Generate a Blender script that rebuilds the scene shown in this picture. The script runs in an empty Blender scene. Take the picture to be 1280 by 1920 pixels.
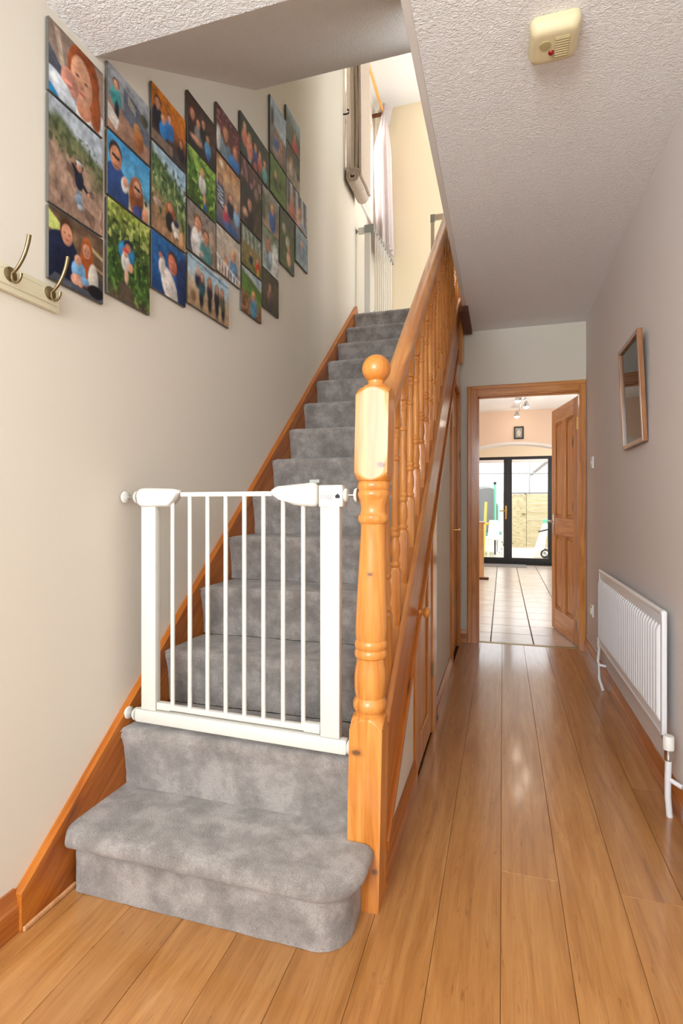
import bpy, bmesh, math, random
import numpy as np
from mathutils import Vector, Matrix, noise as mnoise

random.seed(7); np.random.seed(7)
scene = bpy.context.scene
C = scene.collection

# ------------------------------------------------------------------ camera
TH = math.atan(302/1006.)
cam = bpy.data.cameras.new('camera'); cam_o = bpy.data.objects.new('camera', cam); C.objects.link(cam_o)
cam.sensor_fit = 'HORIZONTAL'; cam.sensor_width = 36.0
cam.lens = 1006/1280*36.0
cam.shift_y = -12/1280.
cam.clip_start = 0.02; cam.clip_end = 200
cam_o.location = (0, 0, 1.12); cam_o.rotation_euler = (math.pi/2, 0, TH)
scene.camera = cam_o

# ------------------------------------------------------------------ world, lights, exposure
scene.view_settings.view_transform = 'Standard'
scene.view_settings.look = 'None'
scene.view_settings.gamma = 1.0
scene.view_settings.use_curve_mapping = False
scene.view_settings.exposure = 0.68
world = bpy.data.worlds.new('overcast_sky'); scene.world = world; world.use_nodes = True
bg = world.node_tree.nodes['Background']
bg.inputs[0].default_value = (0.90, 0.95, 1.0, 1); bg.inputs[1].default_value = 2.2

def area(name, loc, rot, sx, sy, power, col=(1, 1, 1)):
    l = bpy.data.lights.new(name, 'AREA'); l.shape = 'RECTANGLE'; l.size = sx; l.size_y = sy
    l.energy = power; l.color = col
    o = bpy.data.objects.new(name, l); C.objects.link(o); o.location = loc; o.rotation_euler = rot
    return o
PI = math.pi
# daylight through the glazed front door and side light behind the camera
area('front_door_daylight', (-0.62, -1.73, 1.76), (PI/2, 0, 0), 1.14, 1.12, 64, (0.86, 0.945, 1.0))
# daylight through the landing window
area('landing_window_daylight', (-2.9, 4.60, 5.25), (0, -PI/2, 0), 2.6, 3.0, 330, (1, 0.97, 0.92))
# added fill lamp, out of view on the right, brightening the landing wall and curtain
area('landing_fill_light', (0.98, 4.70, 3.85), (0, PI/2, 0), 1.9, 0.8, 13, (0.97, 0.98, 1.0))
# added out-of-view fill lamps brightening the kitchen and its extension
area('kitchen_fill_light', (1.66, 6.4, 1.5), (0, PI/2, 0), 1.2, 1.6, 11, (1, 0.97, 0.93))
area('extension_fill_light', (1.66, 9.4, 1.5), (0, PI/2, 0), 1.2, 1.4, 14, (1, 0.98, 0.95))

# ------------------------------------------------------------------ helpers
def lin(c):
    c = c/255.0
    return c/12.92 if c <= 0.04045 else ((c+0.055)/1.055)**2.4
def rgb(*a):
    if len(a) == 1:
        h = a[0].lstrip('#'); a = [int(h[i:i+2], 16) for i in (0, 2, 4)]
    return (lin(a[0]), lin(a[1]), lin(a[2]), 1.0)

def new_mat(name):
    m = bpy.data.materials.new(name); m.use_nodes = True
    nt = m.node_tree; b = nt.nodes['Principled BSDF']
    return m, nt, b
def plain(name, col, rough=0.5, metal=0.0, spec=0.5, emit=None, estr=0, coat=0):
    m, nt, b = new_mat(name)
    b.inputs['Base Color'].default_value = col; b.inputs['Roughness'].default_value = rough
    b.inputs['Metallic'].default_value = metal; b.inputs['Specular IOR Level'].default_value = spec
    b.inputs['Coat Weight'].default_value = coat
    if emit: b.inputs['Emission Color'].default_value = emit; b.inputs['Emission Strength'].default_value = estr
    return m
def bump_of(nt, b, height, strength, dist):
    bp = nt.nodes.new('ShaderNodeBump'); bp.inputs['Strength'].default_value = strength; bp.inputs['Distance'].default_value = dist
    nt.links.new(height, bp.inputs['Height']); nt.links.new(bp.outputs[0], b.inputs['Normal'])
def ramp(nt, fac, stops):
    r = nt.nodes.new('ShaderNodeValToRGB'); e = r.color_ramp.elements
    while len(e) < len(stops): e.new(0.5)
    for i, (p, c) in enumerate(stops): e[i].position = p; e[i].color = c
    nt.links.new(fac, r.inputs[0]); return r.outputs[0]
def noise_node(nt, vec, scale, detail=4, rough=0.55, dist=0.0):
    n = nt.nodes.new('ShaderNodeTexNoise'); n.inputs['Scale'].default_value = scale; n.inputs['Detail'].default_value = detail
    n.inputs['Roughness'].default_value = rough; n.inputs['Distortion'].default_value = dist
    if vec: nt.links.new(vec, n.inputs['Vector'])
    return n.outputs['Fac']
def mix(nt, fac, a, b, mode='MIX'):
    n = nt.nodes.new('ShaderNodeMix'); n.data_type = 'RGBA'; n.blend_type = mode
    for sock, v in ((n.inputs[0], fac), (n.inputs[6], a), (n.inputs[7], b)):
        if hasattr(v, 'is_linked'): nt.links.new(v, sock)
        else: sock.default_value = v
    return n.outputs[2]
def math_node(nt, op, a, b=None):
    n = nt.nodes.new('ShaderNodeMath'); n.operation = op
    for i, v in enumerate((a, b)):
        if v is None: continue
        if hasattr(v, 'is_linked'): nt.links.new(v, n.inputs[i])
        else: n.inputs[i].default_value = v
    return n.outputs[0]
def mapping(nt, vec, scale=(1, 1, 1), rot=(0, 0, 0)):
    n = nt.nodes.new('ShaderNodeMapping'); n.inputs['Scale'].default_value = scale; n.inputs['Rotation'].default_value = rot
    nt.links.new(vec, n.inputs['Vector']); return n.outputs[0]
def obj_coords(nt, jitter=True):
    tc = nt.nodes.new('ShaderNodeTexCoord'); v = tc.outputs['Object']
    if jitter:
        oi = nt.nodes.new('ShaderNodeObjectInfo')
        a = nt.nodes.new('ShaderNodeVectorMath'); a.operation = 'MULTIPLY'; a.inputs[1].default_value = (13.7, 7.3, 23.1)
        nt.links.new(oi.outputs['Random'], a.inputs[0])
        s = nt.nodes.new('ShaderNodeVectorMath'); s.operation = 'ADD'
        nt.links.new(v, s.inputs[0]); nt.links.new(a.outputs[0], s.inputs[1]); v = s.outputs[0]
    return v

def wood(name, light, mid, dark, axis='Z', rot=(0, 0, 0), rough=0.28, knots=0.8, coat=0.35, grain=1.0):
    m, nt, b = new_mat(name)
    v = obj_coords(nt)
    if any(rot): v = mapping(nt, v, rot=rot)
    k = {'X': (1, 12, 12), 'Y': (12, 1, 12), 'Z': (12, 12, 1)}[axis]
    v1 = mapping(nt, v, k)
    n1 = noise_node(nt, v1, 1.6*grain, 5, 0.6, 1.3)
    col = ramp(nt, n1, [(0.28, dark), (0.5, mid), (0.72, light)])
    k2 = {'X': (4, 90, 90), 'Y': (90, 4, 90), 'Z': (90, 90, 4)}[axis]
    n2 = noise_node(nt, mapping(nt, v, k2), 1.0, 3, 0.6, 0.4)
    g = ramp(nt, n2, [(0.3, (0.78, 0.74, 0.70, 1)), (0.62, (1, 1, 1, 1))])
    col = mix(nt, 0.55, col, g, 'MULTIPLY')
    if knots:
        kv = {'X': (2.6, 9, 9), 'Y': (9, 2.6, 9), 'Z': (9, 9, 2.6)}[axis]
        vo = nt.nodes.new('ShaderNodeTexVoronoi'); vo.inputs['Scale'].default_value = 1.0
        nt.links.new(mapping(nt, v, kv), vo.inputs['Vector'])
        d = ramp(nt, vo.outputs['Distance'], [(0.07, (1, 1, 1, 1)), (0.17, (0, 0, 0, 1))])
        s = nt.nodes.new('ShaderNodeSeparateColor'); nt.links.new(vo.outputs['Color'], s.inputs[0])
        sel = math_node(nt, 'GREATER_THAN', s.outputs[0], 1.0-0.35*knots)
        f = math_node(nt, 'MULTIPLY', d, sel)
        col = mix(nt, f, col, (0.045, 0.016, 0.008, 1))
    nt.links.new(col, b.inputs['Base Color'])
    b.inputs['Roughness'].default_value = rough; b.inputs['Coat Weight'].default_value = coat; b.inputs['Coat Roughness'].default_value = 0.10
    bump_of(nt, b, n2, 0.08, 0.002)
    return m

RISE, GO, NY, NZ = 0.1975, 0.2435, 1.235, 0.19
SL = math.atan2(RISE, GO)
def nose(y): return NZ + (y-NY)*RISE/GO

M = {}
PL, PM, PD = rgb(230, 164, 90), rgb(212, 136, 60), rgb(176, 98, 36)
M['pine'] = wood('honey_pine_upright', PL, PM, PD, 'Z')
M['pine_turned'] = wood('honey_pine_turned', rgb(230, 160, 84), rgb(212, 136, 58), rgb(184, 106, 36), 'Z', knots=0.35, coat=0.25, rough=0.40)
M['pine_x'] = wood('honey_pine_across', PL, PM, PD, 'X')
M['pine_y'] = wood('honey_pine_along_hall', rgb(200, 130, 64), rgb(174, 98, 38), rgb(136, 70, 22), 'Y', knots=0.4)
M['pine_slope'] = wood('honey_pine_string', rgb(206, 130, 50), rgb(184, 102, 28), rgb(138, 68, 14), 'Y', rot=(-SL, 0, 0), knots=0.3, coat=0.15, rough=0.36)
M['pine_rail'] = wood('honey_pine_handrail', rgb(228, 164, 98), rgb(210, 138, 72), rgb(182, 106, 48), 'Y', knots=0, rough=0.30, coat=0.3)
M['pine_door'] = wood('stripped_pine_door', rgb(232, 164, 82), rgb(208, 132, 54), rgb(168, 94, 34), 'Z', knots=0.5, rough=0.4)
M['pine_dark'] = wood('dark_brown_pine', rgb(120, 62, 28), rgb(96, 46, 18), rgb(70, 30, 12), 'Y', knots=0.2, coat=0, rough=0.6)  # dark tone carries the shade of the downward-facing landing fascia
M['cab'] = wood('pale_oak_panel', rgb(226, 176, 128), rgb(212, 158, 110), rgb(190, 134, 88), 'Z', knots=0)

def plaster(name, col, bump=0.0, scale=60, dist=0.004, rough=0.75, tint=None):
    m, nt, b = new_mat(name)
    v = obj_coords(nt, False)
    if tint:
        n0 = noise_node(nt, v, 0.9, 2)
        nt.links.new(ramp(nt, n0, [(0.35, col), (0.65, tint)]), b.inputs['Base Color'])
    else: b.inputs['Base Color'].default_value = col
    b.inputs['Roughness'].default_value = rough; b.inputs['Specular IOR Level'].default_value = 0.3
    if bump:
        n = noise_node(nt, mapping(nt, v, (1.0, 1.5, 1.0)), scale, 3, 0.55, 1.6)
        h = ramp(nt, n, [(0.38, (0, 0, 0, 1)), (0.66, (1, 1, 1, 1))])
        bump_of(nt, b, h, bump, dist)
    else:
        bump_of(nt, b, noise_node(nt, v, 90, 2), 0.05, 0.002)
    return m
M['cream'] = plaster('cream_emulsion', rgb(228, 221, 207))
M['blush'] = plaster('blush_cream_emulsion', rgb(228, 219, 214))
M['artex'] = plaster('textured_white_ceiling', rgb(248, 246, 245), 0.6, 55, 0.006)
M['stipple'] = plaster('stippled_soffit', rgb(240, 235, 230), 0.5, 75, 0.006)
M['smooth_white'] = plaster('smooth_white_plaster', rgb(228, 222, 216))
M['white_ceiling'] = plaster('white_ceiling_paint', rgb(240, 240, 238))
M['peach'] = plaster('peach_emulsion', rgb(230, 202, 178))
M['beige'] = plaster('beige_emulsion', rgb(236, 218, 188))
M['landing_cream'] = plaster('warm_landing_cream', rgb(240, 224, 194))

def oak_floor():
    m, nt, b = new_mat('golden_oak_floorboard')
    v = obj_coords(nt)
    oi = nt.nodes.new('ShaderNodeObjectInfo')
    n1 = noise_node(nt, mapping(nt, v, (9, 0.9, 1)), 1.5, 6, 0.62, 1.8)
    col = ramp(nt, n1, [(0.22, rgb(164, 110, 56)), (0.5, rgb(190, 134, 76)), (0.78, rgb(206, 154, 96))])
    n2 = noise_node(nt, mapping(nt, v, (110, 5, 1)), 1.0, 4, 0.65, 0.6)
    col = mix(nt, 0.6, col, ramp(nt, n2, [(0.30, (0.72, 0.64, 0.56, 1)), (0.52, (1, 1, 1, 1))]), 'MULTIPLY')
    n3 = noise_node(nt, mapping(nt, v, (70, 9, 1)), 1.0, 3, 0.7, 1.0)
    col = mix(nt, ramp(nt, n3, [(0.62, (0, 0, 0, 1)), (0.74, (0.55, 0.55, 0.55, 1))]), col, rgb(118, 70, 30))
    wv = nt.nodes.new('ShaderNodeTexWave'); wv.inputs['Scale'].default_value = 1.3; wv.inputs['Distortion'].default_value = 9.0; wv.inputs['Detail'].default_value = 3; wv.inputs['Detail Scale'].default_value = 1.2
    nt.links.new(mapping(nt, v, (5.5, 0.55, 1)), wv.inputs['Vector'])
    col = mix(nt, 0.35, col, ramp(nt, wv.outputs['Fac'], [(0.1, (0.80, 0.74, 0.68, 1)), (0.5, (1, 1, 1, 1))]), 'MULTIPLY')
    t = ramp(nt, oi.outputs['Random'], [(0.0, (0.84, 0.79, 0.74, 1)), (1.0, (1.08, 1.07, 1.05, 1))])
    col = mix(nt, 1.0, col, t, 'MULTIPLY')
    nt.links.new(col, b.inputs['Base Color'])
    b.inputs['Roughness'].default_value = 0.3; b.inputs['Coat Weight'].default_value = 0.6; b.inputs['Coat Roughness'].default_value = 0.11
    bump_of(nt, b, n2, 0.06, 0.002)
    return m
M['oak'] = oak_floor()
M['subfloor'] = plain('dark_subfloor', rgb(92, 56, 26), 0.9)

def carpet(name, a, c, d):
    m, nt, b = new_mat(name)
    v = obj_coords(nt)
    n1 = noise_node(nt, v, 11, 4, 0.65)
    col = ramp(nt, n1, [(0.36, a), (0.5, c), (0.62, d)])
    n2 = noise_node(nt, v, 330, 3, 0.7)
    col = mix(nt, 0.75, col, ramp(nt, n2, [(0.3, (0.55, 0.55, 0.55, 1)), (0.7, (1.22, 1.22, 1.22, 1))]), 'MULTIPLY')
    nt.links.new(col, b.inputs['Base Color'])
    b.inputs['Roughness'].default_value = 1.0; b.inputs['Specular IOR Level'].default_value = 0.05
    b.inputs['Sheen Weight'].default_value = 0.35; b.inputs['Sheen Roughness'].default_value = 0.6
    n3 = noise_node(nt, v, 260, 2, 0.6)
    bump_of(nt, b, n3, 0.9, 0.006)
    return m
M['carpet'] = carpet('grey_pile_carpet', rgb(132, 124, 118), rgb(155, 146, 140), rgb(178, 169, 163))
M['gate_white'] = plain('white_enamel', rgb(222, 219, 210), 0.35, coat=0.2)
M['gate_grey'] = plain('grey_plastic', rgb(150, 152, 148), 0.5)
M['taupe_plastic'] = plain('taupe_plastic', rgb(190, 176, 154), 0.5)
M['white_metal'] = plain('white_radiator_enamel', rgb(230, 231, 234), 0.3, coat=0.2)
M['white_plastic'] = plain('white_plastic', rgb(240, 238, 234), 0.4)
M['ivory'] = plain('aged_ivory_plastic', rgb(220, 205, 166), 0.5)
M['ivory_grille'] = plain('ivory_grille_slots', rgb(178, 164, 118), 0.6)
M['red'] = plain('dark_red_lens', rgb(140, 8, 14), 0.25)
M['chrome'] = plain('chrome', rgb(200, 200, 200), 0.2, 1.0)
M['brass'] = plain('brass', rgb(214, 176, 96), 0.3, 1.0)
M['bronze'] = plain('antique_brass', rgb(140, 124, 92), 0.35, 1.0)
M['cream_gloss'] = plain('cream_gloss_paint', rgb(232, 226, 196), 0.4)
M['black_frame'] = plain('black_aluminium', rgb(30, 32, 36), 0.4)
M['black'] = plain('black_rubber', rgb(22, 22, 24), 0.6)
M['board_edge'] = plain('grey_print_board_edge', rgb(92, 88, 80), 0.6)
M['tile'] = None
def tile_mat():
    m, nt, b = new_mat('pale_glazed_tile')
    v = obj_coords(nt); oi = nt.nodes.new('ShaderNodeObjectInfo')
    col = ramp(nt, noise_node(nt, v, 6, 4), [(0.3, rgb(222, 206, 192)), (0.7, rgb(238, 228, 218))])
    nt.links.new(col, b.inputs['Base Color']); b.inputs['Roughness'].default_value = 0.22
    return m
M['tile'] = tile_mat()
M['grout'] = plain('dark_grout', rgb(110, 98, 88), 0.9)
def glass_mat():
    m = bpy.data.materials.new('clear_glass'); m.use_nodes = True; nt = m.node_tree; nt.nodes.clear()
    o = nt.nodes.new('ShaderNodeOutputMaterial'); mx = nt.nodes.new('ShaderNodeMixShader')
    t = nt.nodes.new('ShaderNodeBsdfTransparent'); g = nt.nodes.new('ShaderNodeBsdfGlossy'); g.inputs['Roughness'].default_value = 0.02
    f = nt.nodes.new('ShaderNodeFresnel'); f.inputs[0].default_value = 1.45
    nt.links.new(f.outputs[0], mx.inputs[0]); nt.links.new(t.outputs[0], mx.inputs[1]); nt.links.new(g.outputs[0], mx.inputs[2]); nt.links.new(mx.outputs[0], o.inputs[0])
    return m
M['glass'] = glass_mat()
M['bulb'] = plain('lit_halogen_lamp', rgb(255, 240, 214), 0.4, emit=rgb(255, 232, 196), estr=5)
def cloth(name, col, s=0.4):
    m, nt, b = new_mat(name); v = obj_coords(nt)
    c2 = tuple(x*0.86 for x in col[:3])+(1,)
    nt.links.new(ramp(nt, noise_node(nt, v, 45, 4), [(0.35, c2), (0.65, col)]), b.inputs['Base Color'])
    b.inputs['Roughness'].default_value = 0.9; b.inputs['Sheen Weight'].default_value = s
    bump_of(nt, b, noise_node(nt, v, 400, 2), 0.3, 0.002)
    return m
M['taupe_cloth'] = cloth('taupe_velvet', rgb(208, 190, 174))
M['pale_cloth'] = cloth('pale_lilac_curtain', rgb(226, 216, 216))
def translucent(m_, w):
    nt = m_.node_tree; b = nt.nodes['Principled BSDF']; o = [n for n in nt.nodes if n.type == 'OUTPUT_MATERIAL'][0]
    t = nt.nodes.new('ShaderNodeBsdfTranslucent'); t.inputs[0].default_value = rgb(238, 230, 228)
    mx = nt.nodes.new('ShaderNodeMixShader'); mx.inputs[0].default_value = w
    nt.links.new(b.outputs[0], mx.inputs[1]); nt.links.new(t.outputs[0], mx.inputs[2]); nt.links.new(mx.outputs[0], o.inputs[0])
translucent(M['pale_cloth'], 0.4)
M['lining'] = cloth('cream_curtain_lining', rgb(240, 228, 206)); translucent(M['lining'], 0.35)
def net_mat():
    m = bpy.data.materials.new('black_safety_net'); m.use_nodes = True; nt = m.node_tree
    b = nt.nodes['Principled BSDF']; b.inputs['Base Color'].default_value = rgb(60, 62, 66); b.inputs['Alpha'].default_value = 0.6
    return m
M['net'] = net_mat()
M['mint'] = plain('mint_foam_sleeve', rgb(110, 200, 170), 0.6)
M['teal'] = plain('teal_trampoline_pad', rgb(70, 140, 140), 0.6)
M['yellow'] = plain('yellow_plastic', rgb(226, 206, 90), 0.5)
M['paving'] = plaster('pale_paving', rgb(222, 206, 182), 0.3, 30, 0.01)
M['fence_wood'] = wood('weathered_fence_timber', rgb(206, 194, 160), rgb(184, 170, 132), rgb(150, 136, 100), 'X', knots=0.3, rough=0.8, coat=0)
M['render'] = plaster('white_render', rgb(220, 220, 216))
M['slate'] = plain('slate_roof', rgb(120, 116, 112), 0.8)
M['leaf'] = plain('green_leaf', rgb(116, 140, 60), 0.7)
M['mat_grey'] = plain('grey_doormat', rgb(150, 148, 146), 0.95)
def vcol_mat():
    m, nt, b = new_mat('photographic_print')
    a = nt.nodes.new('ShaderNodeAttribute'); a.attribute_name = 'print'
    nt.links.new(a.outputs['Color'], b.inputs['Base Color']); b.inputs['Roughness'].default_value = 0.5; b.inputs['Specular IOR Level'].default_value = 0.2
    return m
M['print'] = vcol_mat()

def tag(o, label=None, cat=None, group=None, kind=None):
    if label: o['label'] = label
    if cat: o['category'] = cat
    if group: o['group'] = group
    if kind: o['kind'] = kind
    return o
def empty(name, loc, rz=0.0, label=None, cat=None, group=None, kind=None):
    o = bpy.data.objects.new(name, None); C.objects.link(o); o.location = loc; o.rotation_euler = (0, 0, rz); o.empty_display_size = 0.05
    return tag(o, label, cat, group, kind)

class MB:
    def __init__(s): s.bm = bmesh.new()
    def _add(s, vs, fs):
        v = [s.bm.verts.new(p) for p in vs]
        for f in fs:
            try: s.bm.faces.new([v[i] for i in f])
            except ValueError: pass
        return v
    def box(s, x0, x1, y0, y1, z0, z1, bev=0.0, seg=2):
        v = s._add([(x0, y0, z0), (x1, y0, z0), (x1, y1, z0), (x0, y1, z0), (x0, y0, z1), (x1, y0, z1), (x1, y1, z1), (x0, y1, z1)],
                   [(3, 2, 1, 0), (4, 5, 6, 7), (0, 1, 5, 4), (1, 2, 6, 5), (2, 3, 7, 6), (3, 0, 4, 7)])
        if bev:
            es = set(e for q in v for e in q.link_edges)
            bmesh.ops.bevel(s.bm, geom=list(es), offset=bev, segments=seg, affect='EDGES', profile=0.6)
        return s
    def prism(s, pts, a0, a1, axis='X', bev=0.0):
        """polygon pts extruded along axis; pts are (y,z) for X, (x,z) for Y, (x,y) for Z"""
        def mk(p, a): return {'X': (a, p[0], p[1]), 'Y': (p[0], a, p[1]), 'Z': (p[0], p[1], a)}[axis]
        n = len(pts)
        v = s._add([mk(p, a0) for p in pts]+[mk(p, a1) for p in pts],
                   [tuple(range(n))[::-1], tuple(range(n, 2*n))]+[(i, (i+1) % n, n+(i+1) % n, n+i) for i in range(n)])
        if bev:
            es = set(e for q in v for e in q.link_edges)
            bmesh.ops.bevel(s.bm, geom=list(es), offset=bev, segments=1, affect='EDGES')
        return s
    def rings(s, rings, close=True, caps=True):
        rows = [[s.bm.verts.new(p) for p in r] for r in rings]
        n = len(rows[0])
        for a, b in zip(rows, rows[1:]):
            for i in range(n if close else n-1):
                j = (i+1) % n
                try: s.bm.faces.new((a[i], a[j], b[j], b[i]))
                except ValueError: pass
        if caps and close:
            s.bm.faces.new(rows[0][::-1]); s.bm.faces.new(rows[-1])
        return s
    def lathe(s, prof, centre=(0, 0, 0), seg=24, axis='Z'):
        """prof = [(r, h)]"""
        cx, cy, cz = centre
        R = []
        for r, h in prof:
            r = max(r, 1e-4); row = []
            for i in range(seg):
                a = 2*PI*i/seg; p, q = r*math.cos(a), r*math.sin(a)
                row.append({'Z': (cx+p, cy+q, cz+h), 'Y': (cx+p, cy+h, cz+q), 'X': (cx+h, cy+p, cz+q)}[axis])
            R.append(row)
        return s.rings(R)
    def polar(s, prof, centre=(0, 0, 0), seg=64, lean=0.0):
        """prof = [(z, a, R)]: square of half-width a cut by a circle of radius R"""
        R = []
        for z, a, r in prof:
            row = []
            for i in range(seg):
                t = 2*PI*i/seg
                q = min(a/max(abs(math.cos(t)), abs(math.sin(t))), r)
                row.append((centre[0]+q*math.cos(t)+lean*z, centre[1]+q*math.sin(t), centre[2]+z))
            R.append(row)
        return s.rings(R)
    def tube(s, pts, r, seg=10, rs=None):
        pts = [Vector(p) for p in pts]; R = []
        up = Vector((0.13, 0.31, 0.94))
        for i, p in enumerate(pts):
            d = (pts[min(i+1, len(pts)-1)]-pts[max(i-1, 0)]).normalized()
            a = d.cross(up)
            if a.length < 1e-3: a = d.cross(Vector((1, 0, 0)))
            a.normalize(); b = d.cross(a).normalized(); q = rs[i] if rs else r
            R.append([tuple(p+a*q*math.cos(2*PI*k/seg)+b*q*math.sin(2*PI*k/seg)) for k in range(seg)])
        return s.rings(R)
    def sphere(s, c, r, seg=20, sz=1.0):
        prof = [(r*math.sin(PI*i/12), -r*sz*math.cos(PI*i/12)) for i in range(13)]
        return s.lathe(prof, c, seg)
    def build(s, name, mat, parent=None, smooth=None, off=None):
        bm = s.bm
        bmesh.ops.recalc_face_normals(bm, faces=bm.faces)
        me = bpy.data.meshes.new(name)
        if off is None and parent is not None and not parent.get('_local'):
            p = parent; L = Vector((0, 0, 0))
            while p: L += Vector(p.location); p = p.parent
            off = L
        if off is not None: bmesh.ops.translate(bm, verts=bm.verts, vec=-Vector(off))
        bm.to_mesh(me); bm.free()
        me.materials.append(M[mat] if isinstance(mat, str) else mat)
        if smooth is not None:
            for p in me.polygons: p.use_smooth = True
            me.set_sharp_from_angle(angle=math.radians(smooth))
        o = bpy.data.objects.new(name, me); C.objects.link(o)
        if parent is not None: o.parent = parent
        return o
def struct(name, mb, mat, smooth=None):
    o = mb.build(name, mat, None, smooth); o['kind'] = 'structure'; return o
def dup(o, parent, loc=None):
    c = o.copy(); C.objects.link(c); c.parent = parent
    if loc is not None: c.location = loc
    return c

# ================================================================== STRUCTURE
XL, XR, YF, YB, ZC = -1.235, 0.615, -1.6, 4.50, 2.54   # left wall, right wall, front, kitchen door wall, ceiling
XE = -0.275                                             # stairwell edge of hall ceiling
XU = -0.340                                             # under-stairs wall face
LZ, LC, LB = 2.757, 5.15, 5.35                          # landing floor, landing ceiling, landing back wall
WY0, WY1, WZ0, WZ1 = 4.22, 5.20, 3.88, 4.92             # landing window opening

m = MB()
for a in ((YF-0.1, WY0, -0.1, LC+0.1), (WY1, LB+0.1, -0.1, LC+0.1), (WY0, WY1, -0.1, WZ0), (WY0, WY1, WZ1, LC+0.1)):
    m.box(XL-0.16, XL, a[0], a[1], a[2], a[3])
struct('wall_left', m, 'cream')
struct('wall_right', MB().box(XR, XR+0.12, YF-0.1, YB+0.1, -0.1, ZC+0.1), 'blush')
m = MB()   # kitchen door wall with opening
DX0, DX1, DZ = -0.195, 0.565, 2.005
m.box(-1.42, DX0-0.03, YB, YB+0.1, -0.1, ZC+0.02); m.box(DX1+0.03, 1.80, YB, YB+0.1, -0.1, ZC+0.02); m.box(DX0-0.03, DX1+0.03, YB, YB+0.1, DZ+0.03, ZC+0.02)
struct('wall_back', m, 'cream')
m = MB()   # front wall behind the camera with a glazed opening
m.box(-1.40, -1.20, YF-0.10, YF, -0.1, ZC+0.1); m.box(-0.04, 0.80, YF-0.10, YF, -0.1, ZC+0.1); m.box(-1.20, -0.04, YF-0.10, YF, 2.34, ZC+0.1); m.box(-1.20, -0.04, YF-0.10, YF, -0.1, 1.12)
struct('wall_front', m, 'cream')
m = MB()
m.box(XE+0.026, XR, YF, YB+0.1, ZC, ZC+0.2); m.box(XL, XE+0.026, YF, 1.40, ZC, ZC+0.2)
struct('ceiling', m, 'artex')
struct('trim_1', MB().box(XE, XE+0.026, 1.40, 4.40, ZC-0.001, LZ, 0.003), 'smooth_white')
# sloping soffit over the foot of the stairs, rising to the landing
m = MB(); m.prism([(1.40, ZC), (2.55, 3.285), (2.55, LC+0.1), (2.43, LC+0.1), (2.43, 3.40), (1.40, ZC+0.2)], XL, XE+0.1)
struct('ceiling_soffit', m, 'stipple')
m = MB(); m.box(XE+0.0, XE+0.1, 2.5, 3.95, LZ, LC); m.box(XE+0.1, 1.0, 3.85, 3.95, LZ, LC); m.box(1.0, 1.1, 3.85, 4.28, LZ, LC); m.box(1.0, 1.1, 5.12, LB, LZ, LC); m.box(1.0, 1.1, 4.28, 5.12, LZ+2.02, LC)  # gap in the right-hand wall made for the added landing fill lamp
struct('wall_stairwell', m, 'cream')
struct('wall_landing', MB().box(XL-0.16, 1.1, LB, LB+0.12, LZ-0.2, LC+0.1), 'landing_cream')
struct('ceiling_landing', MB().box(XL-0.16, 1.1, 2.43, LB+0.12, LC, LC+0.1), 'white_ceiling')
struct('floor_landing', MB().box(XL, 1.0, 4.47, LB, ZC+0.02, LZ-0.004), 'carpet')

# ---- hall floor: subfloor plus individual boards
fl = struct('floor', MB().box(-1.42, XR, YF, YB+0.06, -0.06, -0.014), 'subfloor')
bw = 0.165; x = -0.170-6*bw-0.165
rows = []
while x < XR:
    a, b_ = max(x, XL), min(x+bw, XR)
    if b_-a > 0.02: rows.append((a, b_))
    x += bw
random.seed(21)
for i, (a, b_) in enumerate(rows):
    yend = 1.60 if b_ < -0.32 else YB+0.05
    cuts = [YF]
    fixed = {-0.005: 1.716, 0.325: 1.708, 0.49: 2.372}
    hit = [v for k, v in fixed.items() if abs(a-k) < 0.01]
    y = hit[0] if hit else random.uniform(-0.9, 0.3)
    if hit:
        pre = [y-1.8] if y-1.8 > YF+0.2 else []
        cuts += pre
    while y < yend-0.3: cuts.append(y); y += 4.9 if not hit else 3.0
    cuts.append(yend)
    for y0, y1 in zip(cuts, cuts[1:]):
        bx = MB(); g = 0.0005
        L, W = (y1-y0)/2-g, (b_-a)/2-g
        bx.box(-W, W, -L, L, -0.014, 0.0, 0.0008, 1)
        o = bx.build('plank', 'oak'); o.parent = fl; o.location = ((a+b_)/2, (y0+y1)/2, 0)

# ---- skirtings
def skirt_profile(h, t): return [(0, 0), (t, 0), (t, h*0.62), (t*0.75, h*0.68), (t*0.75, h*0.78), (t*0.5, h*0.86), (t*0.35, h), (0, h)]
def skirting(name, x, y0, y1, sgn, h=0.105, t=0.018):
    struct(name, MB().prism([(x+sgn*p, q) for p, q in skirt_profile(h, t)], y0, y1, 'Y'), 'pine_y', 30)
skirting('baseboard_right', XR, YF, YB-0.0, -1)
skirting('baseboard_left', XL, YF, 1.105, 1, 0.112, 0.020)
skirting('baseboard_understairs', XU, 1.53, 2.128, 1)
skirting('baseboard_hall', XU, 2.82, 3.66, 1)
struct('baseboard_back', MB().prism([(YB-p, q) for p, q in skirt_profile(0.105, 0.018)], XU, DX0-0.085, 'X'), 'pine_x', 30)

# ---- under-stairs wall
def sb(y): return nose(y)-0.31          # underside of the outer string
m = MB()
m.prism([(1.50, 0), (2.13, 0), (2.13, sb(2.13)+0.03), (1.50, sb(1.5)+0.03)], XU-0.03, XU)
m.prism([(2.82, 0), (3.68, 0), (3.68, sb(3.68)+0.03), (2.82, sb(2.82)+0.03)], XU-0.03, XU)
m.prism([(4.02, 2.10), (4.50, 2.10), (4.50, ZC), (4.45, ZC), (4.02, sb(4.02)+0.03)], XU-0.03, XU)
struct('wall_understairs', m, 'cream')

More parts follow.
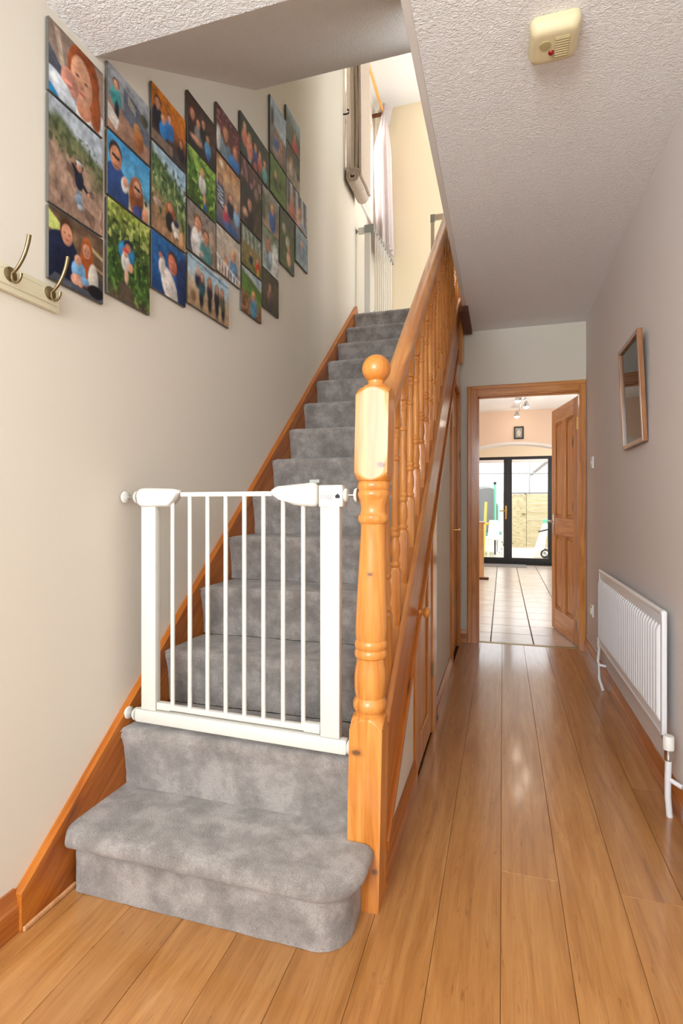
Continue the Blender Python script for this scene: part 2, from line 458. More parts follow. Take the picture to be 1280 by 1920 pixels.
# ---- understairs cupboard door (door_2) with slanted top
d2 = empty('door_2', (XU, 2.13, 0), kind='structure')
MB().prism([(2.135, 0.012), (2.655, 0.012), (2.655, sb(2.655)-0.005), (2.135, sb(2.135)-0.005)], XU-0.028, XU-0.002, bev=0.002).build('door_leaf', 'pine_door', d2)
for a, b_ in ((2.145, 2.27), (2.53, 2.64)):
    MB().prism([(a, 0.02), (b_, 0.02), (b_, sb(b_)-0.02), (a, sb(a)-0.02)], XU-0.002, XU+0.006, bev=0.002).build('stile', 'pine_door', d2)
MB().box(XU-0.002, XU+0.005, 2.27, 2.53, 0.02, 0.14, 0.002).build('rail', 'pine_door', d2)
MB().prism([(2.66, 0), (2.82, 0), (2.82, sb(2.82)-0.003), (2.66, sb(2.66)-0.003)], XU-0.02, XU+0.012, bev=0.003).build('door_frame', 'pine', d2)
k = MB(); k.lathe([(0.012, 0), (0.011, 0.010), (0.008, 0.016), (0.010, 0.022), (0.019, 0.030), (0.022, 0.040), (0.018, 0.049), (0.001, 0.053)], (XU+0.006, 2.19, 0.685), 20, 'X')
k.build('knob', 'pine_turned', d2, 40)
for z in (0.28, 0.95):
    MB().box(XU+0.004, XU+0.014, 2.645, 2.668, z, z+0.07, 0.002).build('hinge', 'bronze', d2)

# ---- second under-stairs door (door_3)
d3 = empty('door_3', (XU, 3.69, 0), kind='structure')
zt = 2.085
MB().prism([(3.69, 0), (3.76, 0), (3.76, 1.93), (3.69, 1.875)], XU-0.02, XU+0.016, bev=0.003).build('architrave', 'pine', d3)
MB().box(XU-0.02, XU+0.016, 4.36, 4.43, 0, zt, 0.003).build('architrave', 'pine', d3)
MB().box(XU-0.02, XU+0.016, 4.02, 4.36, zt-0.07, zt, 0.003).build('architrave', 'pine', d3)
MB().prism([(3.765, 0.01), (4.355, 0.01), (4.355, zt-0.075), (3.96, zt-0.075), (3.765, 1.90)], XU-0.05, XU-0.012).build('door_leaf', 'pine_door', d3)
for z in (0.42, 1.66): MB().box(XU+0.012, XU+0.022, 3.755, 3.775, z, z+0.09, 0.002).build('hinge', 'bronze', d3)
h = MB(); h.tube([(XU-0.01, 3.85, 0.95), (XU+0.04, 3.85, 0.95), (XU+0.045, 3.90, 0.95)], 0.007); h.box(XU-0.012, XU-0.004, 3.835, 3.865, 0.88, 1.02, 0.002)
h.build('handle', 'brass', d3, 40)

# ---- kitchen doorway lining, architraves and open door (door_1)
t2 = empty('trim_2', (0, YB, 0), kind='structure')
def arch(x0, x1, z0, z1, n='architrave'):
    MB().box(x0, x1, YB-0.016, YB+0.0, z0, z1, 0.003).build(n, 'pine' if z1-z0 > x1-x0 else 'pine_x', t2)
arch(DX0-0.082, DX0-0.008, 0, DZ+0.085); arch(DX1+0.0, 0.612, 0, DZ+0.085); arch(DX0-0.008, DX1, DZ+0.008, DZ+0.085)
MB().box(DX0-0.078, DX0-0.050, YB-0.022, YB-0.016, 0, DZ+0.08, 0.003).build('architrave_bead', 'pine', t2)
MB().box(DX0-0.050, DX1+0.045, YB-0.022, YB-0.016, DZ+0.055, DZ+0.08, 0.003).build('architrave_bead', 'pine_x', t2)
MB().box(DX0-0.03, DX0, YB, YB+0.10, 0, DZ+0.03).build('door_jamb', 'pine', t2)
MB().box(DX1, DX1+0.03, YB, YB+0.10, 0, DZ+0.03).build('door_jamb', 'pine', t2)
MB().box(DX0, DX1, YB, YB+0.10, DZ, DZ+0.03).build('door_head', 'pine_x', t2)
MB().box(DX0, DX0+0.012, YB+0.03, YB+0.05, 0, DZ, 0.002).build('door_stop', 'pine', t2)
MB().box(DX0, DX1, YB+0.03, YB+0.05, DZ-0.012, DZ, 0.002).build('door_stop', 'pine_x', t2)
MB().box(DX0, DX1, YB+0.045, YB+0.075, -0.004, 0.004, 0.002).build('threshold', 'bronze', t2)

d1 = empty('door_1', (DX1-0.0015, YB+0.085, 0), math.radians(100.5), kind='structure'); d1['_local'] = 1
DW, DH, DT = 0.715, 1.985, 0.042
def dbox(n, x0, x1, z0, z1, y0=-DT, y1=0, mt='pine_door', bev=0.002): return MB().box(x0, x1, y0, y1, z0, z1, bev).build(n, mt, d1)
dbox('stile', 0, 0.10, 0.01, DH); dbox('stile', DW-0.10, DW, 0.01, DH); 
dbox('rail', 0.10, DW-0.10, 0.01, 0.20, mt='pine_x'); dbox('rail', 0.10, DW-0.10, 0.86, 1.01, mt='pine_x'); dbox('rail', 0.10, DW-0.10, DH-0.13, DH, mt='pine_x')
dbox('muntin', DW/2-0.045, DW/2+0.045, 0.20, 0.86); dbox('muntin', DW/2-0.045, DW/2+0.045, 1.01, DH-0.13)
for x0, x1 in ((0.10, DW/2-0.045), (DW/2+0.045, DW-0.10)):
    for z0, z1 in ((0.20, 0.86), (1.01, DH-0.13)):
        p = dbox('panel', x0, x1, z0, z1, -DT+0.014, -0.016, bev=0)
        q = MB(); q.box(x0+0.03, x1-0.03, -0.017, -0.008, z0+0.03, z1-0.03, 0.006, 1); q.build('raised_field', 'pine_door', p, off=(0, 0, 0))
        q = MB()
        for (a0, a1, c0, c1) in ((x0, x0+0.012, z0, z1), (x1-0.012, x1, z0, z1), (x0, x1, z0, z0+0.012), (x0, x1, z1-0.012, z1)):
            q.box(a0, a1, -0.017, -0.004, c0, c1, 0.004, 1)
        q.build('moulding', 'pine_door', p, off=(0, 0, 0))
for z in (0.20, 1.72): dbox('hinge', -0.004, 0.004, z, z+0.10, -0.045, 0.004, 'brass', 0.001)
dbox('latch_plate', -0.003, 0.001, 0.90, 0.98, -0.034, -0.010, 'bronze', 0.001)
h = MB(); h.box(DW-0.075, DW-0.035, 0.0, 0.007, 0.86, 1.04, 0.003); h.tube([(DW-0.055, 0.0, 0.98), (DW-0.055, 0.045, 0.98), (DW-0.07, 0.052, 0.98), (DW-0.16, 0.052, 0.975)], 0.009)
h.build('handle', 'chrome', d1, 40)

# ---- landing window (window_1)
w1 = empty('window_1', (XL, 4.70, WZ0), kind='structure')
for a in ((WY0, WY0+0.05, WZ0, WZ1), (WY1-0.05, WY1, WZ0, WZ1), (WY0, WY1, WZ0, WZ0+0.05), (WY0, WY1, WZ1-0.05, WZ1), (4.69, 4.74, WZ0, WZ1)):
    MB().box(XL-0.13, XL-0.08, a[0], a[1], a[2], a[3], 0.004).build('window_frame', 'white_plastic', w1)
for a in ((WY0+0.05, 4.69), (4.74, WY1-0.05)): MB().box(XL-0.108, XL-0.102, a[0], a[1], WZ0+0.05, WZ1-0.05).build('pane', 'glass', w1)
MB().box(XL-0.08, XL+0.02, WY0-0.02, WY1+0.02, WZ0-0.025, WZ0, 0.004).build('window_sill', 'white_plastic', w1)

# ---- kitchen shell
KX0, KX1, KA, KB, KC = -1.30, 1.70, 8.0, 10.75, 2.47
struct('wall_kitchen_left', MB().box(KX0-0.1, KX0, YB+0.1, KB+0.1, 0, KC), 'peach')
m = MB(); m.box(KX1, KX1+0.1, YB+0.1, 5.5, 0, KC); m.box(KX1, KX1+0.1, 7.3, 8.6, 0, KC); m.box(KX1, KX1+0.1, 10.2, KB+0.1, 0, KC); m.box(KX1, KX1+0.1, 8.6, 10.2, 0, 0.9); m.box(KX1, KX1+0.1, 8.6, 10.2, 2.1, KC); m.box(KX1, KX1+0.1, 5.5, 7.3, 0, 0.9); m.box(KX1, KX1+0.1, 5.5, 7.3, 2.1, KC)
struct('wall_kitchen_right', m, 'peach')
struct('ceiling_kitchen', MB().box(KX0-0.1, KX1+0.1, YB+0.1, KB+0.2, KC, KC+0.07), 'white_ceiling')
pts = [(KX0, 0), (KX0, KC), (KX1, KC), (KX1, 0), (1.20, 0), (1.20, 1.78)]
for i in range(1, 24):
    t = i/24; xx = 1.20-2.10*t; pts.append((xx, 1.78+0.245*(1-((xx-0.15)/1.05)**2)))
pts += [(-0.90, 1.78), (-0.90, 0)]
struct('wall_arch', MB().prism(pts, KA, KA+0.22, 'Y'), 'peach')
m = MB(); tr = []
for i in range(25):
    t = i/24; xx = 1.20-2.10*t; tr.append((xx, 1.78+0.245*(1-((xx-0.15)/1.05)**2)))
m.prism(tr+[(p[0], p[1]-0.035) for p in tr[::-1]], KA-0.004, KA+0.22, 'Y')
struct('arch_soffit_band', m, 'smooth_white')  # white colour stands in for light falling on the arch underside
m = MB(); PX0, PX1, PZ = -0.75, 0.94, 2.055
m.box(KX0-0.1, PX0, KB, KB+0.12, 0, KC); m.box(PX1, KX1+0.1, KB, KB+0.12, 0, KC); m.box(PX0, PX1, KB, KB+0.12, PZ, KC)
struct('wall_kitchen_back', m, 'beige')
fk = struct('floor_kitchen', MB().box(KX0-0.1, KX1+0.1, YB+0.06, KB+0.1, -0.06, -0.006), 'grout')
tile = MB().box(-0.1635, 0.1635, -0.1635, 0.1635, -0.006, 0.0, 0.002, 1)
tmesh = None
for j in range(18):
    y = YB+0.085+0.335*(j+0.5)
    for i in range(-3, 5):
        xx = -0.095+0.335*i+0.1675 + 0.0
        if y > KB-0.1 or xx < KX0+0.1 or xx > KX1-0.1: continue
        if tmesh is None:
            o = tile.build('tile', 'tile'); tmesh = o.data
        else:
            o = bpy.data.objects.new('tile', tmesh); C.objects.link(o)
        o.parent = fk; o.location = (xx, y, 0)
# patio doors (door_4)
d4 = empty('door_4', (0.1, KB, 0), kind='structure')
def pf(n, x0, x1, z0, z1, y0=KB+0.01, y1=KB+0.08, mt='black_frame'): return MB().box(x0, x1, y0, y1, z0, z1, 0.004).build(n, mt, d4)
pf('frame', PX0, PX0+0.05, 0, PZ); pf('frame', PX1-0.05, PX1, 0, PZ); pf('frame', PX0+0.05, PX1-0.05, PZ-0.055, PZ); pf('frame', PX0+0.05, PX1-0.05, 0, 0.05)
for (a, b_) in ((PX0+0.05, 0.095), (0.095, PX1-0.05)):
    pf('leaf_stile', a, a+0.075, 0.05, PZ-0.055); pf('leaf_stile', b_-0.075, b_, 0.05, PZ-0.055)
    pf('leaf_rail', a+0.075, b_-0.075, 0.05, 0.12); pf('leaf_rail', a+0.075, b_-0.075, PZ-0.11, PZ-0.055, mt='white_plastic')
    pf('pane', a+0.075, b_-0.075, 0.12, PZ-0.11, KB+0.04, KB+0.046, 'glass')
h = MB(); h.box(0.045, 0.075, KB-0.004, KB+0.01, 0.86, 1.12, 0.004); h.tube([(0.06, KB, 1.02), (0.06, KB-0.05, 1.02), (-0.06, KB-0.055, 1.02)], 0.011)
h.build('handle', 'brass', d4, 40)

# ================================================================== STAIRCASE
st = empty('staircase', (-0.80, 1.27, 0), label='carpeted pine staircase with turned balusters climbing along the photo wall', cat='staircase')
SX0, SX1 = XL+0.026, -0.385

def carpet_jitter(bm, amp=0.0018, f=60):
    for v in bm.verts:
        n = mnoise.noise_vector(v.co*f); v.co += n*amp
def step_mesh(k):
    y, z = NY+GO*(k-1), NZ+RISE*(k-1); r = 0.026
    pr = [(y+0.026, z-RISE-0.0)]
    for i in range(1, 8): pr.append((y+0.026-0.016*(i/8)**2, z-RISE+ (RISE-2*r)*i/8))
    for i in range(11):
        a = math.radians(200-110*i/10); pr.append((y+r+r*math.cos(a), z-r+r*math.sin(a)))
    for i in range(1, 7): pr.append((y+r+(GO+0.02-r)*i/6, z))
    n = 70; R = []
    for i in range(n+1):
        x = SX0+(SX1-SX0)*i/n
        e = min(i, n-i)/3.0; sh = 0.012*max(0, 1-e)**2      # rounded tuck at the string
        R.append([(x, q[0]+sh*(1 if j < 14 else 0), q[1]-sh*(0.6 if j > 8 else 0)) for j, q in enumerate(pr)])
    m = MB(); m.rings(R, close=False)
    carpet_jitter(m.bm)
    return m
for k in range(2, 14):
    step_mesh(k).build('carpeted_step', 'carpet', st, 50)
# top riser up to the landing
step_mesh(14).build('carpeted_step', 'carpet', st, 50)
# bottom bullnose step
def outline(x0, x1, y0, y1, rc, n=12, rl=0.02):
    p = []
    for i in range(24): p.append((x0+rl+(x1-rc-x0-rl)*i/24, y0))
    for i in range(n+1):
        a = -PI/2+PI/2*i/n; p.append((x1-rc+rc*math.cos(a), y0+rc+rc*math.sin(a)))
    p += [(x1, y1-0.02*(8-i)/8*(1)) for i in range(9)] if False else [(x1, y0+rc+(y1-y0-rc)*i/6) for i in range(1, 7)]
    p += [(x0, y1), (x0, y0+rl*1.2)]
    return p
m = MB()
yb = 1.56
O1 = outline(SX0+0.006, -0.374, 1.268, 1.43, 0.085)
base_n = len(O1)
R = [[(a, b_, z) for a, b_ in O1] for z in np.linspace(0.001, 0.150, 8)]
m.rings(R)
# nosing slab with rounded edge: grow outline outwards
def grow(d, z):
    return [(a, b_, z) for a, b_ in outline(SX0-0.0, -0.374+d, 1.268-d, 1.43, 0.085+d)]
rr = 0.026; R = []
R.append(grow(0.004, 0.140))
for i in range(11):
    a = math.radians(-90+180*i/10); R.append(grow(0.012+rr*math.cos(a)*0.95, 0.164+rr*math.sin(a)))
R.append(grow(-0.012, 0.1905)); R.append(grow(-0.035, 0.1905))
m.rings(R)
m.box(SX0, SX1-0.03, 1.40, yb, 0.150, 0.190)
carpet_jitter(m.bm, 0.0016, 70)
m.build('carpeted_step', 'carpet', st, 55)

# strings
top = 4.50
m = MB(); m.prism([(1.105, 0), (1.105, 0.102), (1.135, nose(1.135)+0.012), (top, nose(top)+0.012), (top+0.03, nose(top)-0.02), (top+0.03, nose(top)-0.30), (1.60, nose(1.60)-0.31), (1.45, 0)], XL, XL+0.026, bev=0.003)
m.build('wall_string', 'pine_slope', st)
MB().prism([(1.108, 0.0), (1.29, 0.0), (1.29, 0.014), (1.108, 0.014)], XL+0.026, XL+0.036, bev=0.003).build('floor_bead', 'cab', st)
yt = 4.36
m = MB(); m.prism([(1.50, sb(1.50)), (1.50, nose(1.50)+0.075), (yt, nose(yt)+0.075), (yt, sb(yt))], -0.378, -0.326, bev=0.003)
m.build('outer_string', 'pine_slope', st)
m = MB(); m.prism([(1.53, sb(1.53)-0.004), (1.53, sb(1.53)+0.03), (4.20, sb(4.20)+0.03), (4.20, sb(4.20)-0.004)], -0.336, -0.316, bev=0.004)
m.build('string_moulding', 'pine_slope', st)
# base rail and handrail: straight profiles rotated to the pitch
def sloped(name, prof, y0, y1, dz, xc, mat):
    L = (y1-y0)/math.cos(SL)
    m = MB(); m.rings([[(a, yy, b_) for a, b_ in prof] for yy in (0, L)])
    o = m.build(name, mat, None, 35); o.parent = st
    o.location = Vector((xc, y0, nose(y0)+dz))-Vector(st.location); o.rotation_euler = (SL, 0, 0)
    return o
bp = [(-0.034, 0), (0.034, 0), (0.034, 0.012), (0.029, 0.020), (0.020, 0.024), (0.018, 0.018), (-0.018, 0.018), (-0.020, 0.024), (-0.029, 0.020), (-0.034, 0.012)]
sloped('base_rail', bp, 1.515, 4.25, 0.075, -0.346, 'pine_rail')
hp = []
for i in range(13):
    a = PI*i/12; hp.append((0.031*math.cos(a), 0.034+0.022*math.sin(a)))
hp += [(-0.031, 0.026), (-0.025, 0.018), (-0.027, 0.006), (-0.020, 0.0), (0.020, 0.0), (0.027, 0.006), (0.025, 0.018), (0.031, 0.026)]
sloped('handrail', hp, 1.515, 4.28, 0.885, -0.345, 'pine_rail')

# newel post
def knotted(src, name, knots):
    m_ = src.copy(); m_.name = name; nt = m_.node_tree; b = nt.nodes['Principled BSDF']
    col = b.inputs['Base Color'].links[0].from_socket
    tc_ = nt.nodes.new('ShaderNodeTexCoord')
    for (p, r, sc) in knots:
        v1 = mapping(nt, tc_.outputs['Object'], sc)
        d = nt.nodes.new('ShaderNodeVectorMath'); d.operation = 'DISTANCE'; nt.links.new(v1, d.inputs[0]); d.inputs[1].default_value = [p[i]*sc[i] for i in range(3)]
        wob = noise_node(nt, tc_.outputs['Object'], 160, 2)
        dd = math_node(nt, 'ADD', d.outputs['Value'], math_node(nt, 'MULTIPLY', wob, r*0.7))
        f = ramp(nt, dd, [(r*1.25, (1, 1, 1, 1)), (r*1.75, (0, 0, 0, 1))])
        col = mix(nt, f, col, (0.05, 0.02, 0.012, 1))
        f2 = ramp(nt, dd, [(r*1.2, (0.45, 0.45, 0.45, 1)), (r*3.2, (0, 0, 0, 1))])
        col = mix(nt, f2, col, (0.30, 0.12, 0.03, 1))
    nt.links.new(col, b.inputs['Base Color']); return m_
M['newel'] = knotted(M['pine_turned'], 'honey_pine_newel', [((-0.388+0.8, 1.436-1.27, 0.435), 0.007, (0.62, 1, 1)), ((-0.336+0.8, 1.436-1.27, 0.115), 0.006, (1, 1, 1)), ((-0.318+0.8, 1.436-1.27, 1.232), 0.006, (0.7, 1, 1)), ((-0.350+0.8, 1.44-1.27, 0.93), 0.004, (0.6, 1, 1))])
a = 0.0465; rt = a*1.4143; LEAN = 0.020
nx, ny = -0.372, 1.482
def dome(zc, rise, sg, n=9):
    """square block end cut to a shallow round arch on every face; zc = crown height, sg=+1 crown at top"""
    q = [(zc-sg*rise*(1-i/n)**1.0, a, a*math.sqrt(1+(1-i/n))) for i in range(n+1)]
    return q
pr = [(0.0, a, rt)] + dome(0.528, 0.030, 1)
turn = [(0.532, .040), (0.540, .0405), (0.546, .0455), (0.556, .0480), (0.567, .0475), (0.574, .0435), (0.580, .0405), (0.592, .0430), (0.610, .0452), (0.640, .0455), (0.660, .0435), (0.680, .0400),
        (0.690, .0405), (0.694, .0450), (0.702, .0468), (0.711, .0450), (0.715, .0425), (0.719, .0450), (0.727, .0468), (0.736, .0455), (0.741, .0425), (0.750, .0440), (0.772, .0452), (0.83, .0436), (0.92, .0405), (1.00, .0375), (1.060, .0352), (1.068, .0365),
        (1.073, .0415), (1.081, .0440), (1.090, .0435), (1.096, .0385), (1.105, .0360), (1.120, .0370), (1.134, .0400), (1.142, .0430), (1.147, .0450), (1.153, .0458), (1.160, .0440), (1.163, .0425), (1.167, .0450), (1.175, .0470), (1.184, .0455), (1.188, .0425)]
pr += [(z, 1.0, r) for z, r in turn]
pr += dome(1.190, 0.022, -1)[::-1] + dome(1.449, 0.022, 1)
pr += [(z, 1.0, r) for z, r in ((1.450, .034), (1.453, .0355), (1.457, .0345), (1.459, .024), (1.466, .022), (1.472, .023))]
m = MB(); m.polar(pr, (nx, ny, 0), 64, LEAN)
nw = m.build('newel_post', 'newel', st, 28)
m = MB(); bx_ = nx+LEAN*1.505
m.lathe([(0.0225, -0.034)]+[(0.0405*math.sin(math.radians(t)), -0.0405*math.cos(math.radians(t))) for t in range(36, 181, 9)], (bx_, ny, 1.506), 36)
m.build('ball_finial', 'pine_turned', nw, 60)

# balusters
s = 0.0175; sr = s*1.4143
def baluster_mesh(h):
    """turned baluster with pitch-cut square ends, base at z=0"""
    p = [(-0.03, s, sr), (0.165, s, sr), (0.172, s, 0.019), (0.177, s, 0.017)]
    f = 0.18
    p += [(z, 1, r) for z, r in ((0.178, .0125), (0.182, .0155), (0.188, .0165), (0.194, .0150), (0.198, .0120), (0.205, .0125), (0.222, .0155), (0.240, .0165), (0.256, .0150), (0.272, .0115), (0.278, .0115), (0.282, .0150), (0.288, .0165), (0.294, .0150), (0.297, .0135), (0.300, .0150), (0.306, .0165), (0.312, .0150), (0.315, .0125))]
    p += [(0.325, 1, .0140), (0.40, 1, .0140), (h-0.26, 1, .0110), (h-0.250, 1, .0112), (h-0.247, 1, .0145), (h-0.241, 1, .0155), (h-0.235, 1, .0140), (h-0.231, 1, .0110)]
    p += [(h-0.222, 1, .0112), (h-0.205, 1, .0145), (h-0.190, 1, .0155), (h-0.176, 1, .0130), (h-0.172, 1, .0150), (h-0.166, 1, .0162), (h-0.160, 1, .0150), (h-0.157, 1, .0135), (h-0.154, 1, .0150), (h-0.148, 1, .0162), (h-0.142, 1, .0145), (h-0.140, 1, .0125)]
    p += [(h-0.139, s, 0.0165), (h-0.134, s, 0.0185), (h-0.127, s, sr), (h+0.03, s, sr)]
    return p
bh = 0.885-0.10
m = MB(); m.polar(baluster_mesh(bh), (0, 0, 0), 24)
b0 = m.build('baluster', 'pine_turned', None, 35)
b0.parent = st
i = 0; y = 1.635
while y < 4.20:
    o = b0 if i == 0 else b0.copy()
    if i: C.objects.link(o); o.parent = st
    o.location = Vector((-0.346, y, nose(y)+0.10))-Vector(st.location)
    y += 0.1485; i += 1

# landing newel with dropped end and apron boards at the landing edge
m = MB(); m.box(-0.390, -0.300, 4.27, 4.36, 2.24, 3.85, 0.006)
m.build('landing_newel', 'pine', st)
MB().box(-0.300, -0.235, 3.90, 4.44, 2.500, 2.538, 0.003).build('landing_fascia', 'pine_dark', st)  # shade of the board's underside is put into its dark colour
MB().box(-0.385, -0.310, 4.365, 4.44, 2.36, 2.74, 0.003).build('apron_board', 'pine', st)

# ================================================================== STAIR GATES
def gate_lower():
    g = empty('stair_gate', (-0.80, 1.51, 0.40), math.radians(-2.6), label='white metal pressure-fit safety gate across the foot of the stairs', cat='safety gate'); g['_local'] = 1
    # local frame: x across from -0.43 (wall) to 0.40 (newel), z from 0.0 (bottom)
    def b(n, *q, bev=0.004, mt='gate_white', par=None): return MB().box(*q, bev).build(n, mt, par or g, 30, off=(0, 0, 0))
    b('frame_post', -0.347, -0.290, -0.014, 0.014, 0.045, 0.735); b('frame_post', 0.290, 0.350, -0.014, 0.014, 0.045, 0.735)
    b('bottom_bar', -0.375, 0.372, -0.015, 0.015, 0.0, 0.045, bev=0.010)
    # leaf
    b('leaf_bottom_rail', -0.285, 0.283, -0.009, 0.009, 0.052, 0.070); b('latch_foot', 0.235, 0.288, -0.011, 0.011, 0.050, 0.078); b('latch_foot', -0.288, -0.235, -0.011, 0.011, 0.050, 0.074)
    b('leaf_top_rail', -0.20, 0.14, -0.007, 0.007, 0.748, 0.764, bev=0.005)
    for i in range(8):
        x = -0.232+0.0662*i; z1 = {0: 0.742, 6: 0.758, 7: 0.742}.get(i, 0.75)
        MB().tube([(x, 0, 0.066), (x, 0, z1)], 0.0072, 12).build('bar', 'gate_white', g, 40, off=(0, 0, 0))
    # moulded hinge housing (left) and handle (right)
    MB().prism([(-0.362, 0.725), (-0.368, 0.755), (-0.360, 0.772), (-0.345, 0.778), (-0.215, 0.774), (-0.198, 0.768), (-0.202, 0.757), (-0.222, 0.735), (-0.238, 0.716), (-0.345, 0.714)], -0.019, 0.019, 'Y', bev=0.006).build('hinge_housing', 'gate_white', g, 40, off=(0, 0, 0))
    hd = MB().prism([(0.130, 0.752), (0.128, 0.764), (0.150, 0.778), (0.270, 0.788), (0.281, 0.784), (0.282, 0.722), (0.272, 0.716), (0.205, 0.722), (0.160, 0.738)], -0.021, 0.021, 'Y', bev=0.006).build('handle', 'gate_white', g, 40, off=(0, 0, 0))
    MB().box(0.255, 0.287, -0.012, 0.012, 0.786, 0.797, 0.003).build('release_button', 'gate_grey', hd, off=(0, 0, 0))
    MB().box(0.283, 0.291, -0.008, 0.008, 0.722, 0.776, 0.002).build('latch', 'chrome', g, off=(0, 0, 0))
    hs = MB().box(0.287, 0.362, -0.020, 0.020, 0.716, 0.780, 0.006).build('latch_housing', 'gate_white', g, 40, off=(0, 0, 0))
    # faint printed wordmark and little house mark
    cu = bpy.data.curves.new('wordmark', 'FONT'); cu.body = 'cuggl'; cu.size = 0.022; cu.align_x = 'CENTER'
    wo = bpy.data.objects.new('wordmark', cu); C.objects.link(wo)
    dg = bpy.context.evaluated_depsgraph_get(); me = bpy.data.meshes.new_from_object(wo.evaluated_get(dg)); bpy.data.objects.remove(wo)
    me.materials.clear(); me.materials.append(plain('pale_grey_print', rgb(150, 150, 148), 0.5))
    for v in me.vertices: v.co = Vector((v.co.x, 0, v.co.y))
    w = bpy.data.objects.new('wordmark', me); C.objects.link(w); w.parent = hs; w.location = (0.315, -0.0204, 0.742)
    MB().prism([(0.341, 0.741), (0.353, 0.741), (0.355, 0.748), (0.347, 0.755), (0.339, 0.748)], -0.0208, -0.0202, 'Y').build('house_mark', 'black', hs, off=(0, 0, 0))
    # spindles and wall cups
    for x0, x1, z, nm in ((-0.368, -0.425, 0.748, 1), (0.362, 0.402, 0.750, 1), (-0.374, -0.412, 0.022, 0), (0.372, 0.392, 0.022, 0)):
        sg = 1 if x1 > x0 else -1
        MB().tube([(x0, 0, z), (x1, 0, z)], 0.005, 10).build('spindle', 'chrome', g, 40, off=(0, 0, 0))
        MB().lathe([(0.020, 0), (0.021, sg*0.004), (0.017, sg*0.009), (0.006, sg*0.011)], (x0+sg*0.001, 0, z), 20, 'X').build('adjusting_wheel', 'gate_white', g, 40, off=(0, 0, 0))
        MB().lathe([(0.008, -sg*0.008), (0.019, -sg*0.004), (0.021, 0), (0.020, sg*0.004)], (x1-sg*0.004, 0, z), 20, 'X').build('wall_cup', 'gate_white', g, 40, off=(0, 0, 0))
    return g
gate_lower()

def gate_upper():
    g = empty('stair_gate', (-0.85, 4.56, LZ), label='open white safety gate with grey hinge at the head of the stairs', cat='safety gate'); g['_local'] = 1
    X = lambda v: v+0.85
    def b(n, x0, x1, y0, y1, z0, z1, mt='gate_white', bev=0.004): return MB().box(X(x0), X(x1), y0, y1, z0, z1, bev).build(n, mt, g, 30, off=(0, 0, 0))
    b('frame_post', -1.157, -1.105, -0.014, 0.014, 0.03, 0.755); b('frame_post', -0.580, -0.548, -0.014, 0.014, 0.03, 0.755, 'taupe_plastic')
    b('bottom_bar', -1.17, -0.45, -0.014, 0.014, 0.0, 0.03)
    b('hinge_arm', -1.215, -1.157, -0.012, 0.012, 0.745, 0.800); b('hinge_housing', -1.157, -1.070, -0.020, 0.030, 0.745, 0.812, 'gate_grey')
    b('latch_arm', -0.580, -0.470, -0.014, 0.014, 0.770, 0.812, 'taupe_plastic'); b('corner_cap', -0.584, -0.545, -0.018, 0.018, 0.752, 0.815, 'gate_grey')
    MB().tube([(X(-1.235), 0, 0.775), (X(-1.212), 0, 0.775)], 0.005).build('spindle', 'gate_grey', g, off=(0, 0, 0))
    MB().lathe([(0.006, 0.012), (0.022, 0.004), (0.022, 0.0)], (X(-1.234), 0, 0.775), 16, 'X').build('wall_cup', 'gate_grey', g, 40, off=(0, 0, 0))
    # open leaf swung back along the left wall
    MB().tube([(X(-1.075), 0.02, 0.785), (X(-1.045), 0.68, 0.775)], 0.011, 8).build('leaf_top_rail', 'gate_grey', g, 40, off=(0, 0, 0))
    MB().tube([(X(-1.075), 0.02, 0.06), (X(-1.045), 0.66, 0.06)], 0.010, 8).build('leaf_bottom_rail', 'gate_white', g, 40, off=(0, 0, 0))
    for i in range(9):
        t = (i+0.5)/9; x = -1.075+0.03*t; y = 0.02+0.64*t
        MB().tube([(X(x), y, 0.06), (X(x), y, 0.78)], 0.0065, 8).build('bar', 'gate_white', g, 40, off=(0, 0, 0))
    MB().box(X(-1.060), X(-1.035), 0.62, 0.70, 0.755, 0.795, 0.004).build('leaf_latch', 'gate_grey', g, off=(0, 0, 0))
    return g
gate_upper()

# ================================================================== COAT RACK
cr = empty('coat_rack', (XL, 0.95, 1.70), label='cream painted coat rack board with antique brass hooks below the photo prints', cat='coat rack')
MB().box(XL, XL+0.016, 0.55, 1.246, 1.672, 1.742, 0.005).build('board', 'cream_gloss', cr, 30)
MB().box(XL+0.016, XL+0.019, 0.56, 1.236, 1.688, 1.726, 0.003).build('raised_field', 'cream_gloss', cr, 30)
def coat_hook(y, z=1.716):
    x = XL+0.019
    p = MB().lathe([(0.0185, 0), (0.0185, 0.003), (0.014, 0.006), (0.004, 0.0065)], (x, y, z), 24, 'X').build('hook_plate', 'bronze', cr, 40)
    a = []
    for i in range(15):
        t = i/14
        a.append((x+0.004+0.056*math.sin(t*1.30), y+0.004*t, z+0.002+0.094*t**1.45))
    MB().tube(a, 0.004, 10, [0.0040+0.0014*i/14 for i in range(15)]).build('long_prong', 'bronze', p, 50)
    b_ = [(x+0.004, y, z+0.004), (x+0.005, y, z-0.008), (x+0.009, y, z-0.017), (x+0.016, y, z-0.022), (x+0.024, y, z-0.022), (x+0.031, y, z-0.017), (x+0.035, y, z-0.009), (x+0.036, y, z-0.001)]
    MB().tube(b_, 0.0036, 10, [0.0045, 0.0042, 0.004, 0.0037, 0.0035, 0.0034, 0.0036, 0.0042]).build('short_prong', 'bronze', p, 50)
for y in (1.080, 1.207): coat_hook(y)

